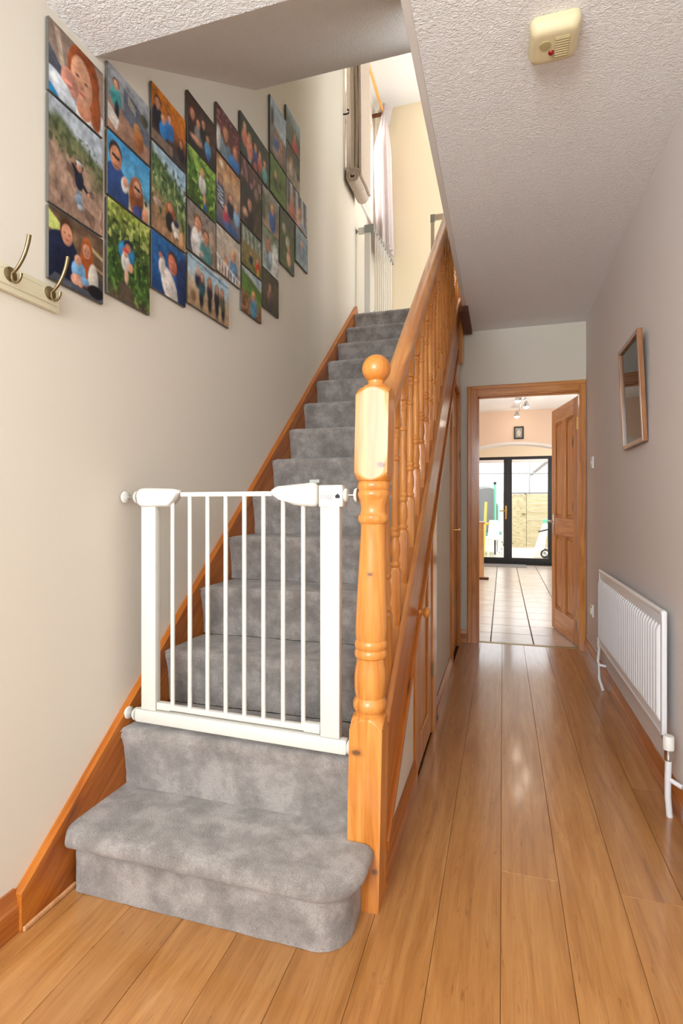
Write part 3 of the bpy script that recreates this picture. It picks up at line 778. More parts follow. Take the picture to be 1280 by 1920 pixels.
# ================================================================== SMOKE ALARM
sa = empty('smoke_alarm', (0.147, 1.725, ZC), label='square ivory smoke alarm with red light on the hall ceiling', cat='smoke alarm')
def rsq(h, z, rc=0.022, n=6):
    p = []
    for cx_, cy_, a0 in ((h-rc, h-rc, 0), (-h+rc, h-rc, 90), (-h+rc, -h+rc, 180), (h-rc, -h+rc, 270)):
        for i in range(n+1):
            a_ = math.radians(a0+90*i/n); p.append((0.147+cx_+rc*math.cos(a_), 1.725+cy_+rc*math.sin(a_), z))
    return p
m = MB(); m.rings([rsq(0.070, ZC-0.001), rsq(0.071, ZC-0.016), rsq(0.070, ZC-0.021), rsq(0.066, ZC-0.032, 0.022), rsq(0.061, ZC-0.040, 0.019), rsq(0.055, ZC-0.044, 0.016), rsq(0.045, ZC-0.045, 0.012)])
m.build('case', 'ivory', sa, 35)
g1 = MB().prism([(0.147+0.002+0.0, 1.735+0.03), (0.147+0.042, 1.735+0.03), (0.147+0.042, 1.735-0.045), (0.147+0.002, 1.735-0.045)], ZC-0.0472, ZC-0.044, 'Z', bev=0.001)
g1.build('sounder_grille', 'ivory_grille', sa)
for i in range(8):
    MB().box(0.150, 0.188, 1.694+0.009*i, 1.697+0.009*i, ZC-0.0484, ZC-0.0462).build('grille_slat', 'ivory', sa)
m = MB(); m.lathe([(0.017, 0.002), (0.016, -0.0015), (0.001, -0.002)], (0.122, 1.712, ZC-0.0455), 20); m.build('vent_grille', 'ivory_grille', sa)
m = MB(); m.lathe([(0.009, 0.003), (0.0085, -0.001), (0.005, -0.005), (0.0005, -0.006)], (0.141, 1.742, ZC-0.0462), 20); m.build('indicator_light', 'red', sa, 50)

# ================================================================== RADIATOR
ra = empty('radiator', (0.58, 2.92, 0.25), label='white panel radiator with vertical flutes on the right hall wall', cat='radiator')
RY0, RY1, RZ0, RZ1, RXF = 2.245, 3.60, 0.265, 0.725, 0.566
MB().box(RXF, RXF+0.010, RY0, RY1, RZ0, RZ1, 0.004).build('front_panel', 'white_metal', ra, 30)
m = MB(); m.tube([(RXF+0.006, RY0+0.003, RZ1-0.004), (RXF+0.006, RY1-0.003, RZ1-0.004)], 0.011, 10); m.build('top_channel', 'white_metal', ra, 40)
m = MB(); m.tube([(RXF+0.006, RY0+0.003, RZ0+0.006), (RXF+0.006, RY1-0.003, RZ0+0.006)], 0.010, 10); m.build('bottom_channel', 'white_metal', ra, 40)
m = MB(); m.box(RXF-0.003, RXF+0.016, RY0-0.004, RY0+0.020, RZ0, RZ1+0.004, 0.006); m.build('end_channel', 'white_metal', ra, 40)
m = MB(); m.box(RXF-0.003, RXF+0.016, RY1-0.020, RY1+0.004, RZ0, RZ1+0.004, 0.006); m.build('end_channel', 'white_metal', ra, 40)
rp = [(-0.0125, 0.006), (-0.0115, -0.004), (-0.009, -0.010), (-0.004, -0.013), (0.004, -0.013), (0.009, -0.010), (0.0115, -0.004), (0.0125, 0.006)]
zz = [(RZ0+0.045, 0.0), (RZ0+0.055, 0.7), (RZ0+0.07, 1), (RZ1-0.075, 1), (RZ1-0.06, 0.7), (RZ1-0.05, 0.0)]
nr = 33; r0 = None
for i in range(nr):
    yy = RY0+0.04+(RY1-RY0-0.08)*i/(nr-1)
    if r0 is None:
        m = MB(); m.rings([[(q*s_, p, z-RZ0) for p, q in rp] for z, s_ in zz], close=False)
        r0 = m.build('flute', 'white_metal', None, 50); r0.parent = ra
        o = r0
    else:
        o = r0.copy(); C.objects.link(o); o.parent = ra
    o.location = Vector((RXF, yy, RZ0))-Vector(ra.location)
m = MB()
for yy in (2.5, 3.35): m.box(RXF+0.010, XR-0.001, yy-0.015, yy+0.015, 0.38, 0.64)
m.build('wall_bracket', 'white_metal', ra)
# valves and pipes
vx, vy = 0.572, 2.190
v = MB().lathe([(0.012, -0.022), (0.0175, -0.020), (0.0185, -0.012), (0.0185, 0.024), (0.0165, 0.029), (0.004, 0.030)], (vx, vy, 0.262), 20).build('valve', 'white_plastic', ra, 40)
MB().lathe([(0.013, 0), (0.014, 0.004), (0.014, 0.022), (0.012, 0.040)], (vx, vy, 0.202), 12).build('valve_nut', 'chrome', v, 40)
m = MB(); m.tube([(vx, vy+0.005, 0.238), (vx, RY0+0.01, 0.272)], 0.009); m.build('valve_union', 'chrome', v, 40)
m = MB(); m.tube([(vx, vy, 0.208), (vx-0.002, vy, 0.14), (vx-0.002, vy, 0.07), (vx+0.004, vy, 0.0)], 0.011, 12); m.build('pipe', 'white_metal', ra, 50)
m = MB(); m.tube([(vx, vy, 0.135), (XR-0.008, vy-0.03, 0.125)], 0.0085, 10); m.build('pipe_clip', 'white_metal', ra, 50)
v = MB().lathe([(0.010, 0), (0.012, 0.02), (0.009, 0.035), (0.011, 0.05), (0.004, 0.06)], (vx, 3.645, 0.245), 14).build('valve', 'white_plastic', ra, 40)
m = MB(); m.tube([(vx, 3.64, 0.262), (vx, RY1-0.01, 0.272)], 0.008); m.build('valve_union', 'chrome', v, 40)
m = MB(); m.tube([(vx, 3.645, 0.245), (vx-0.006, 3.64, 0.15), (vx-0.004, 3.60, 0.06), (vx+0.010, 3.56, 0.0)], 0.0095, 12); m.build('pipe', 'white_metal', ra, 50)
m = MB(); m.tube([(vx-0.004, 3.62, 0.14), (XR-0.008, 3.61, 0.135)], 0.0085, 10); m.build('pipe_clip', 'white_metal', ra, 50)

# ================================================================== SWITCH, SOCKET
def plate(name, z, label, cat, rocker):
    o = empty(name, (XR, 4.17, z), label=label, cat=cat)
    MB().box(XR-0.010, XR, 4.127, 4.213, z-0.043, z+0.043, 0.003).build('face_plate', 'white_plastic', o, 30)
    if rocker: MB().box(XR-0.015, XR-0.009, 4.158, 4.182, z-0.014, z+0.014, 0.002).build('rocker', 'white_plastic', o)
    else:
        MB().box(XR-0.020, XR-0.009, 4.140, 4.190, z-0.026, z+0.022, 0.006).build('plug_cover', 'white_plastic', o)
plate('light_switch', 1.425, 'white light switch on the right wall beside the kitchen door frame', 'switch', True)
plate('power_socket', 0.375, 'white power socket low on the right wall between radiator and door frame', 'socket', False)

# ================================================================== PAINTED PRINTS
def h2(c): return np.array(rgb(c)[:3])
def vnoise(U, V, f, seed):
    """cheap smooth value noise"""
    rng = np.random.RandomState(seed); G = rng.rand(int(f)+3, int(f)+3)
    x, y = U*f, V*f; i, j = x.astype(int), y.astype(int); a, b_ = x-i, y-j
    a = a*a*(3-2*a); b_ = b_*b_*(3-2*b_)
    return (G[j, i]*(1-a)+G[j, i+1]*a)*(1-b_)+(G[j+1, i]*(1-a)+G[j+1, i+1]*a)*b_
def paint(nu, nv, asp, bgd, shapes, seed):
    u = np.linspace(0, 1, nu); v = np.linspace(0, 1, nv); U, V = np.meshgrid(u, v)
    img = np.zeros((nv, nu, 3)); stops = bgd['g']
    ps = [s_[0] for s_ in stops]; cs = np.array([h2(s_[1]) for s_ in stops])
    tl = bgd.get('tilt', 0.0); W_ = V+tl*(U-0.5)+bgd.get('wav', 0.0)*(vnoise(U, V, 5, seed+9)-0.5)
    for k_ in range(3): img[..., k_] = np.interp(W_, ps, cs[:, k_])
    am = bgd.get('n', 0.25); f = bgd.get('f', 14)
    nz = 0.6*vnoise(U, V, f, seed)+0.4*vnoise(U, V, f*2, seed+1)
    img *= (1+2*am*(nz-0.5))[..., None]
    for s_ in shapes:
        if s_[0] == 'E':
            _, cx_, cy_, rx, ry, col = s_[:6]; ro = math.radians(s_[6]) if len(s_) > 6 else 0
            dx, dy = (U-cx_), (V-cy_)*asp
            p = dx*math.cos(ro)+dy*math.sin(ro); q = -dx*math.sin(ro)+dy*math.cos(ro)
            d = (np.sqrt((p/rx)**2+(q/(ry*asp))**2)-1)*min(rx, ry*asp)
            w = np.clip(0.5-d*nu*0.5, 0, 1); lit = 1.06-0.34*np.clip(0.75*p/rx+0.55*q/(ry*asp), -1, 1)
        elif s_[0] == 'P':
            pts_ = s_[1]; col = s_[2]; ins = np.zeros(U.shape, bool); n = len(pts_)
            for i in range(n):
                x0, y0 = pts_[i]; x1, y1 = pts_[(i+1) % n]
                if abs(y1-y0) < 1e-9: continue
                c_ = ((y0 > V) != (y1 > V)) & (U < (x1-x0)*(V-y0)/(y1-y0)+x0); ins ^= c_
            w = ins*1.0
        elif s_[0] == 'N':     # textured blotches inside a band: (N, v0, v1, freq, thr, col)
            _, v0, v1, f2, thr, col = s_[:6]
            w = ((vnoise(U, V, f2, seed+int(f2)) > thr) & (V > v0) & (V < v1))*0.8
        w = w[..., None]
        sh = ((1+0.3*(nz-0.5))*(lit if s_[0] == 'E' else 1.0))[..., None]
        img = img*(1-w)+(h2(col)[None, None]*sh)*w
    k_ = np.pad(img, ((1, 1), (1, 1), (0, 0)), 'edge')
    img = 0.5*img+0.125*(k_[:-2, 1:-1]+k_[2:, 1:-1]+k_[1:-1, :-2]+k_[1:-1, 2:])
    g2 = 0.5*vnoise(U, V, 9, seed+31)+0.3*vnoise(U, V, 24, seed+32)+0.12*vnoise(U, V, 48, seed+33)+0.12*np.random.RandomState(seed).rand(nv, nu)
    img *= (0.40+0.86*g2)[..., None]
    img = np.clip(img, 0, 1)**1.08
    return np.clip(img, 0, 1)
SK, SK2, GIN, BRO, BLN, DRK = '#d9a184', '#c98a6a', '#b5602e', '#4a2e20', '#c9a35c', '#1d2233'
def H(x, y, r, hair, shirt, skin=SK, long=False, bw=1.9, bh=2.6, asp=1.0):
    """head-and-shoulders figure in print space (y radii scaled by aspect)"""
    ra_ = r/asp; s_ = []
    s_.append(('E', x, y+bh*ra_+0.7*ra_, bw*r, bh*ra_, shirt))
    if long: s_.append(('E', x, y+0.55*ra_, 1.32*r, 1.85*ra_, hair))
    s_.append(('E', x, y-0.18*ra_, 1.12*r, 1.18*ra_, hair))
    s_.append(('E', x, y+0.95*ra_, 0.42*r, 0.6*ra_, skin))
    s_.append(('E', x, y+0.14*ra_, 0.86*r, 1.06*ra_, skin))
    if r > 0.085:
        for q in (-0.33, 0.33): s_.append(('E', x+q*r, y, 0.12*r, 0.08*ra_, '#6a4638'))
        s_.append(('E', x, y+0.62*ra_, 0.26*r, 0.07*ra_, '#b06a5e'))
    return s_
PH = []
def photo(cx0, cx1, zt, zb, nu, bgd, shapes, label): PH.append((cx0, cx1, zt, zb, nu, bgd, shapes, label))
A = 1.0; T = 1.5   # square and tall aspect (height/width)
# --- column 1
photo(1.205, 1.424, 2.500, 2.290, 112, {'g': [(0, '#9a8678'), (0.5, '#a99488'), (1, '#8f9aa6')], 'n': .25, 'f': 6},
      [('P', [(0, .35), (.28, .6), (.3, 1), (0, 1)], '#5d6470'), ('P', [(.08, .05), (.18, .05), (.3, .62), (.24, .66)], '#cdb9a6'), ('E', .18, .88, .34, .2, '#cfd8e2', 25), ('E', .04, .98, .16, .08, '#2f8fc4', 30), ('E', .83, .95, .36, .26, '#d7d8da'),
       ('E', .62, .34, .30, .40, '#9a5228'), ('E', .80, .60, .14, .42, '#a85c2e', -10), ('E', .62, .84, .14, .16, '#cf9274'), ('E', .58, .46, .20, .34, '#dba688', -8), ('E', .50, .42, .035, .018, '#5a3a2c'), ('E', .66, .44, .035, .018, '#5a3a2c'), ('E', .58, .64, .07, .022, '#b0605a'), ('E', .58, .54, .03, .03, '#c98a6e'),
       ('E', .36, .64, .15, .19, '#d89a86', -20), ('E', .36, .70, .04, .015, '#a8605a'), ('E', .31, .62, .03, .008, '#9a6a58'), ('E', .42, .61, .03, .008, '#9a6a58'), ('E', .22, .82, .2, .12, '#dfe6ee', 20)],
      'square photo print of a smiling red-haired woman cuddling a sleeping baby')
photo(1.205, 1.424, 2.285, 1.975, 112, {'g': [(0, '#b9c3cd'), (.16, '#bcc5cc'), (.24, '#6f7a55'), (.40, '#7d7a58'), (.52, '#b79a86'), (1, '#a88a78')], 'tilt': -.18, 'wav': .16, 'n': .35, 'f': 18},
      [('N', .5, 1, 9, .72, '#7c6052'), ('N', .18, .45, 22, .7, '#4f5a3a'), ('P', [(.48, .70), (.58, .72), (.60, .84), (.50, .86)], '#7a8a9a'), ('E', .53, .60, .085, .10, '#20243a'), ('P', [(.47, .58), (.38, .48), (.42, .46), (.52, .55)], '#20243a'), ('P', [(.58, .58), (.70, .66), (.68, .69), (.56, .63)], '#20243a'), ('E', .40, .46, .025, .018, SK), ('E', .71, .68, .025, .018, SK),
       ('E', .53, .46, .075, .060, '#23202a'), ('E', .53, .475, .052, .045, '#e0a88c'), ('E', .53, .435, .06, .02, '#e8e4e0'), ('E', .52, .80, .07, .06, '#8c9cac', 30), ('E', .55, .86, .05, .025, '#b9c4d0')],
      'tall photo print of a toddler in a navy top sitting on a sandy dune')
photo(1.205, 1.424, 1.970, 1.760, 112, {'g': [(0, '#6a5444'), (.3, '#8a6e52'), (.6, '#5a5048'), (1, '#4a4a52')], 'n': .4, 'f': 9},
      [('P', [(0, .05), (.25, .2), (.25, .35), (0, .3)], '#c8d07a'), ('P', [(.7, .2), (1, .3), (1, .36), (.7, .26)], '#c9b48c'), ('P', [(.7, .45), (1, .52), (1, .56), (.7, .5)], '#b89c78'), ('E', .22, .70, .34, .44, '#1c2440'), ('E', .30, .22, .115, .17, '#5a3828'), ('E', .31, .27, .098, .15, '#d49a7c'), ('E', .27, .25, .016, .01, '#4a3028'), ('E', .35, .26, .016, .01, '#4a3028'), ('E', .32, .34, .035, .012, '#a8524a'),
       ('E', .68, .45, .125, .32, '#b0602c'), ('E', .67, .62, .14, .26, '#a85828'), ('E', .67, .34, .075, .11, '#dca283'), ('E', .65, .33, .012, .008, '#4a3028'), ('E', .70, .34, .012, .008, '#4a3028'), ('E', .67, .40, .03, .01, '#b0524a'), ('E', .80, .72, .10, .24, '#d6cfc4'), ('E', .52, .70, .13, .16, '#7fb0d6'), ('E', .51, .54, .065, .075, '#e0a890'), ('E', .50, .84, .12, .09, '#e0aa92'), ('E', .64, .80, .08, .06, '#7fb0d6'),
       ('P', [(.1, .88), (.6, .92), (1, .9), (1, 1), (0, 1)], '#5f6470'), ('E', .85, .88, .16, .1, '#1a1a1e')],
      'square photo print of a couple in navy holding a baby in pale blue')
# --- column 2
photo(1.440, 1.660, 2.560, 2.345, 84, {'g': [(0, '#b8bcc2'), (.45, '#8a8c94'), (.6, '#a88470'), (1, '#b08a72')], 'n': .2, 'f': 7},
      [('P', [(.35, .15), (.75, .25), (1, .5), (1, .75), (.35, .6)], '#6c7280'), ('P', [(.45, .2), (.65, .3), (.65, .42), (.45, .35)], '#a8a49c'), ('E', .85, .35, .1, .1, '#5a5a44')] + H(.18, .22, .065, BRO, '#4a9a9a') + [('E', .20, .62, .05, .16, '#2a3040'), ('E', .72, .76, .12, .2, '#b07040'), ('E', .68, .60, .08, .09, '#c08850'), ('P', [(0, .6), (.25, .75), (.2, .95), (0, .85)], '#d8d0c8')],
      'square photo print of a child and a golden dog by a grey sofa')
photo(1.440, 1.660, 2.340, 2.128, 84, {'g': [(0, '#4aa0d8'), (.55, '#6ab8e0'), (.60, '#5a8a9a'), (.70, '#d8c8a8'), (1, '#d0bfa0')], 'n': .06, 'tilt': 0},
      [('E', .18, .88, .30, .46, '#2f5088'), ('E', .17, .28, .145, .20, '#38281e'), ('E', .18, .34, .125, .18, '#c98c6a'), ('P', [(.09, .29), (.27, .31), (.26, .36), (.10, .345)], '#22242a'), ('E', .18, .47, .05, .015, '#9a4a44'), ('E', .38, .66, .08, .12, '#e8e4de'), ('E', .40, .60, .06, .08, '#d49c80'), ('E', .66, .72, .18, .34, '#9a5a32'), ('E', .68, .52, .12, .16, '#a8683a'), ('E', .68, .56, .085, .13, '#dba485'), ('P', [(.61, .52), (.755, .54), (.75, .585), (.61, .565)], '#22242a'), ('E', .68, .64, .03, .01, '#b0524a'), ('E', .74, .94, .16, .12, '#3f4a80'), ('E', .88, .92, .08, .14, '#d89c7c'), ('E', .90, .68, .04, .05, '#3a4440')],
      'square photo print of a couple in sunglasses under a bright blue beach sky')
photo(1.440, 1.660, 2.122, 1.806, 84, {'g': [(0, '#9aa84a'), (.3, '#5a7038'), (.6, '#3f5a2e'), (.85, '#4a6a34'), (1, '#6a5a4a')], 'n': .7, 'f': 20},
      [('N', 0, .4, 18, .66, '#c8cf7a'), ('N', .45, 1, 22, .68, '#7ca04a'), ('N', .1, .7, 15, .74, '#20301c'), ('P', [(.25, .8), (.55, .82), (.6, 1), (.25, 1)], '#6a5c4c'), ('E', .43, .46, .19, .12, '#2f88b8'), ('E', .46, .37, .10, .06, '#20304a'), ('E', .46, .40, .07, .045, SK2), ('E', .40, .57, .10, .10, '#e0dcd4'), ('E', .40, .47, .06, .045, SK), ('E', .40, .44, .07, .025, '#c04a40'), ('E', .52, .60, .06, .05, SK), ('E', .42, .72, .05, .08, '#d8b09a')],
      'tall photo print of a man in a blue shirt with a child among garden bushes')
# --- column 3
photo(1.668, 1.890, 2.668, 2.457, 66, {'g': [(0, '#e08a20'), (.4, '#c87424'), (.7, '#4a3428'), (1, '#4a4448')], 'n': .3, 'f': 6},
      H(.16, .26, .085, '#3a2a22', '#1e2030') + H(.50, .32, .07, '#3a2a22', '#2b7ac0') + H(.32, .46, .06, '#e0b890', '#2f86cc') + H(.85, .55, .06, BRO, '#2a2430', SK2) + [('P', [(0, .82), (.6, .8), (.6, 1), (0, 1)], '#8a7466')],
      'square photo print of men and a small boy in blue under orange lights')
photo(1.668, 1.890, 2.452, 2.134, 66, {'g': [(0, '#a8c8e0'), (.18, '#b8d0d8'), (.28, '#4f6a3a'), (.5, '#7a9460'), (.75, '#a88a60'), (1, '#b08a6c')], 'tilt': -.28, 'wav': .1, 'n': .45, 'f': 16},
      [('N', .1, .8, 16, .68, '#3a5030'), ('N', .2, .6, 20, .74, '#c0cc90'), ('E', .52, .66, .13, .13, '#a4572c'), ('E', .52, .60, .07, .05, SK), ('E', .50, .78, .12, .12, '#22242c'), ('E', .68, .80, .12, .07, '#d8cdbe'), ('E', .70, .74, .08, .045, '#2a3a60'), ('E', .70, .88, .08, .04, '#efe6da'), ('E', .72, .915, .025, .014, '#201818'), ('E', .15, .66, .12, .05, '#d0b0a0'), ('E', .85, .9, .07, .1, '#d8a880')],
      'tall photo print of a red-haired woman with a white dog above a green valley')
photo(1.668, 1.890, 2.128, 1.915, 66, {'g': [(0, '#2f6ca8'), (.5, '#2a68a4'), (1, '#1e4a80')], 'n': .35, 'f': 14},
      [('E', .95, .6, .25, .5, '#223a66'), ('E', .50, .82, .2, .36, '#e6ded6', -30), ('E', .28, .50, .09, .16, '#e8e0d8', 10), ('E', .24, .34, .05, .05, '#d08a72'), ('E', .60, .33, .15, .21, '#4a2a20', -15), ('E', .59, .37, .125, .18, '#d4846a', -15), ('E', .55, .36, .03, .008, '#8a4a3c'), ('E', .64, .38, .03, .008, '#8a4a3c'), ('E', .58, .47, .035, .014, '#a8483e')],
      'square photo print of a newborn in white lying on a blue blanket')
# --- column 4
photo(1.900, 2.126, 2.808, 2.598, 56, {'g': [(0, '#4a3230'), (.5, '#5a4440'), (1, '#24242c')], 'n': .5, 'f': 8},
      H(.16, .34, .09, '#6a2e22', '#3a2a30', long=True) + H(.36, .42, .075, BRO, '#8a8a84') + H(.54, .30, .07, BRO, '#202028') + H(.70, .52, .06, BLN, '#5fa8d8') + [('E', .3, .8, .2, .06, SK), ('E', .72, .85, .06, .1, '#3a6aa8')],
      'square photo print of a family group with a child in pale blue')
photo(1.900, 2.126, 2.592, 2.375, 56, {'g': [(0, '#8ab050'), (.4, '#5c8a34'), (1, '#4a6a2c')], 'n': .6, 'f': 16, 'tilt': -.3},
      [('N', 0, 1, 20, .68, '#2f4a20'), ('N', 0, 1, 14, .74, '#b0cc68'), ('P', [(.05, 0), (.3, 0), (.45, .3), (.3, .35)], '#a8cc60'), ('E', .53, .50, .09, .14, '#e4e0d8'), ('E', .54, .62, .09, .07, '#1e1c20'), ('E', .58, .76, .05, .12, '#d8a488'), ('E', .60, .92, .06, .07, '#2a5aa0')] + H(.50, .28, .07, BLN, '#e6e2da'),
      'square photo print of a blond boy standing in bright green foliage')
photo(1.900, 2.126, 2.370, 2.162, 56, {'g': [(0, '#9a9088'), (.6, '#a89684'), (1, '#86766a')], 'n': .35, 'f': 9},
      [('P', [(0, .5), (.2, .6), (.25, 1), (0, 1)], '#565660')] + H(.35, .32, .13, '#8a5a34', '#e6e2de') + H(.62, .48, .12, '#6a4830', '#5f9494') + [('E', .85, .45, .1, .2, '#c0a490'), ('E', .45, .9, .1, .06, '#e0d0c4')],
      'square photo print of two small children side by side in white and teal')
photo(1.900, 2.246, 2.152, 1.943, 64, {'g': [(0, '#c4dcea'), (.25, '#b8d4e2'), (.35, '#c8d6da'), (.55, '#c8b496'), (1, '#b89a78')], 'n': .1},
      [('P', [(0, .02), (1, .10), (1, .13), (0, .05)], '#4a6a88'), ('E', .12, .8, .06, .12, '#8a6a50')] +
      H(.22, .24, .035, BLN, '#20284a', asp=.6) + [('E', x, .74, .05, .22, '#1c2030') for x in (.30, .50, .68, .84)] +
      H(.32, .30, .04, '#6a3a22', '#2a5a6a', long=True, asp=.6) + H(.50, .28, .04, '#8a4a28', '#222436', long=True, asp=.6) + H(.68, .32, .04, '#6a3e26', '#1c2238', long=True, asp=.6) + H(.82, .32, .04, '#7a5a3a', '#5a5e50', long=True, asp=.6),
      'wide photo print of a group of women standing on a beach')
# --- column 5
photo(2.128, 2.354, 2.925, 2.712, 40, {'g': [(0, '#5a2a30'), (.4, '#7a3c40'), (1, '#4a3a44')], 'n': .6, 'f': 14},
      [('N', 0, .5, 18, .7, '#b07078'), ('E', .08, .72, .1, .25, '#e4e0dc')] + H(.38, .42, .12, '#7a4a2a', '#7a92a0', long=True) + H(.80, .58, .09, '#a4642e', '#2b7cc8', long=True) + [('E', .72, .88, .22, .14, '#2f86d0')],
      'square photo print of a woman and child against dark red blossom')
photo(2.128, 2.358, 2.704, 2.390, 40, {'g': [(0, '#c08a60'), (.25, '#d8b088'), (.5, '#a89080'), (1, '#4a5a7a')], 'n': .3, 'f': 8},
      [('E', .2, .1, .1, .05, '#f4e4c0'), ('P', [(.05, .38), (.3, .42), (.32, .75), (.05, .72)], '#3a4460')] + [('P', [(.05, .40+.05*i), (.3, .44+.05*i), (.3, .46+.05*i), (.05, .42+.05*i)], '#d8dce4') for i in range(6)] + H(.16, .34, .08, BRO, '#3c4868', asp=T) + [('P', [(.05, .46+.06*i), (.28, .48+.06*i), (.28, .50+.06*i), (.05, .48+.06*i)], '#e0e4ec') for i in range(4)] + H(.58, .46, .08, BRO, '#202a44', asp=T) + H(.84, .52, .07, BLN, '#8ab0d0', asp=T) + H(.38, .68, .07, BRO, '#b04060', asp=T) + [('E', .6, .92, .3, .06, '#3a6aa0')],
      'tall photo print of a family indoors with a striped navy jumper')
photo(2.128, 2.360, 2.384, 2.170, 40, {'g': [(0, '#d4c8b8'), (.6, '#cdbcaa'), (1, '#b49c86')], 'n': .08},
      H(.70, .40, .10, BLN, '#6a90b4') + H(.38, .66, .08, '#8a6040', '#9a7a68') + [('P', [(.0, .62), (1, .86), (1, .90), (.0, .66)], '#f4f2ee')] + [('P', [(.04+.12*i, .64+.03*i), (.08+.12*i, .65+.03*i), (.08+.12*i, 1), (.04+.12*i, 1)], '#f4f2ee') for i in range(8)],
      'square photo print of two babies behind white cot bars')
# --- column 6
photo(2.356, 2.694, 3.047, 2.846, 66, {'g': [(0, '#2f3c34'), (.4, '#35433c'), (1, '#3c4a50')], 'n': .6, 'f': 12},
      H(.14, .26, .05, BLN, '#d88868', asp=.6) + [('E', .30, .62, .09, .3, '#e29a80'), ('E', .30, .85, .06, .12, '#e8e4dc')] + H(.30, .38, .055, BLN, '#e09078', asp=.6) + H(.50, .40, .05, GIN, '#3a4a88', asp=.6) + H(.66, .42, .05, BRO, '#c06a60', asp=.6) + H(.84, .50, .05, '#8a5a34', '#58a8a0', asp=.6) + [('E', .5, .9, .06, .1, '#c8604c')],
      'wide photo print of a row of children before a dark hedge')
photo(2.360, 2.598, 2.838, 2.516, 38, {'g': [(0, '#6a4a48'), (.4, '#3a3434'), (1, '#5a4c44')], 'n': .5, 'f': 10},
      [('N', 0, .35, 14, .62, '#b0808a'), ('E', .35, .55, .22, .2, '#2a3038')] + H(.42, .62, .11, BRO, '#262a34', asp=T) + [('E', .2, .82, .12, .06, '#d8a890'), ('E', .75, .35, .12, .1, '#7a6a60')],
      'tall photo print of a dark-clothed figure under pink blossom')
photo(2.372, 2.598, 2.508, 2.308, 38, {'g': [(0, '#7a8a78'), (.3, '#8a9480'), (.45, '#9a8a5c'), (1, '#7a7a4a')], 'n': .4, 'f': 12},
      [('P', [(.05+.2*i, .05), (.09+.2*i, .05), (.12+.2*i, .38), (.08+.2*i, .38)], '#d0d4d0') for i in range(5)] + H(.45, .55, .05, BRO, '#2c3450') + H(.80, .58, .06, BRO, '#d03a30') + [('E', .82, .9, .06, .1, '#e0b040')],
      'square photo print of children in a playground, one in a red coat')
photo(2.372, 2.598, 2.302, 2.078, 38, {'g': [(0, '#b8ccd8'), (.12, '#c8d4d0'), (.2, '#5a7a3a'), (.55, '#6f9244'), (.65, '#9a7a58'), (1, '#7a5238')], 'tilt': -.2, 'n': .35, 'f': 18},
      [('N', .55, 1, 18, .6, '#c08a68'), ('E', .64, .74, .11, .2, '#5a9ab8')] + H(.58, .50, .09, BLN, '#5a9ab8'),
      'square photo print of a blond child in blue among autumn leaves')
photo(2.606, 2.830, 2.833, 2.622, 32, {'g': [(0, '#a8a89c'), (.4, '#7a7a6c'), (1, '#b09880')], 'n': .35, 'f': 7},
      [('P', [(0, .1), (.15, .2), (.15, .9), (0, .85)], '#5a6a58'), ('E', .62, .66, .17, .32, '#2a62a8')] + H(.58, .34, .10, BLN, '#2a62a8'),
      'square photo print of a blond boy in a bright blue coat')
photo(2.606, 2.824, 2.624, 2.393, 32, {'g': [(0, '#7a8a70'), (.5, '#a8b0a0'), (1, '#d8dcd8')], 'n': .3, 'f': 9},
      H(.35, .34, .11, '#a05a4a', '#8a9ca4', long=True) + [('E', .5, .62, .13, .16, '#b8ccd4'), ('E', .78, .6, .2, .4, '#e0e4e0')],
      'square photo print of a red-haired woman lifting a baby in white')
photo(2.606, 2.826, 2.392, 2.182, 32, {'g': [(0, '#4a4a3c'), (.5, '#5c5848'), (1, '#4a463c')], 'n': .5, 'f': 14},
      H(.45, .36, .08, BRO, '#8a6458') + [('E', .5, .75, .06, .2, '#3a4460'), ('E', .35, .6, .05, .06, SK2)],
      'square photo print of a child on a brown woodland path')
# --- column 7 and 8
photo(2.706, 2.936, 3.382, 3.068, 36, {'g': [(0, '#a8c4dc'), (.4, '#c8d8e4'), (.5, '#8a8a8c'), (1, '#6a5a58')], 'tilt': -.1, 'n': .15},
      [('E', .12, .32, .1, .16, '#2c3a50')] + H(.35, .56, .09, BRO, '#3a6aa8', asp=T) + H(.68, .60, .09, '#8a4a34', '#b88a7c', asp=T, long=True) + [('E', .4, .9, .3, .08, '#9a8a84')],
      'tall photo print of people outdoors against a pale blue sky')
photo(2.706, 2.936, 3.064, 2.853, 32, {'g': [(0, '#6a8a4a'), (.5, '#5c7e3e'), (1, '#6a8e48')], 'n': .3, 'f': 12},
      H(.32, .40, .07, BLN, '#3a4438') + [('E', .6, .55, .07, .1, '#2c342c'), ('E', .45, .75, .2, .05, '#3a4a30')],
      'square photo print of a child on plain green grass')
photo(2.846, 3.066, 2.840, 2.519, 34, {'g': [(0, '#4a5a58'), (.4, '#56663e'), (1, '#5a6a44')], 'n': .4, 'f': 14},
      [('E', .25, .32, .12, .1, '#a8a494'), ('E', .5, .5, .14, .1, '#c8c4b8')] + H(.58, .62, .08, SK, '#e0b89c', asp=T) + [('E', .85, .9, .1, .06, '#3a5a90')],
      'tall photo print of a bare-chested toddler in a shady garden')
photo(2.932, 3.164, 3.488, 3.284, 30, {'g': [(0, '#b4ccda'), (.3, '#8aa0a8'), (.4, '#6a7262'), (1, '#5a6254')], 'tilt': -.25, 'n': .25, 'f': 9},
      H(.62, .55, .10, BRO, '#d0383a'), 'square photo print of a toddler in a red coat on a lane')
photo(2.937, 3.160, 3.282, 3.068, 30, {'g': [(0, '#3a3c3c'), (.4, '#6a6a60'), (.6, '#a89c90'), (1, '#b0a498')], 'n': .3, 'f': 9},
      H(.35, .38, .08, BLN, '#c8b8b0') + [('E', .85, .55, .12, .12, '#3c3a40')], 'square photo print of a blond child on a grey stone terrace')
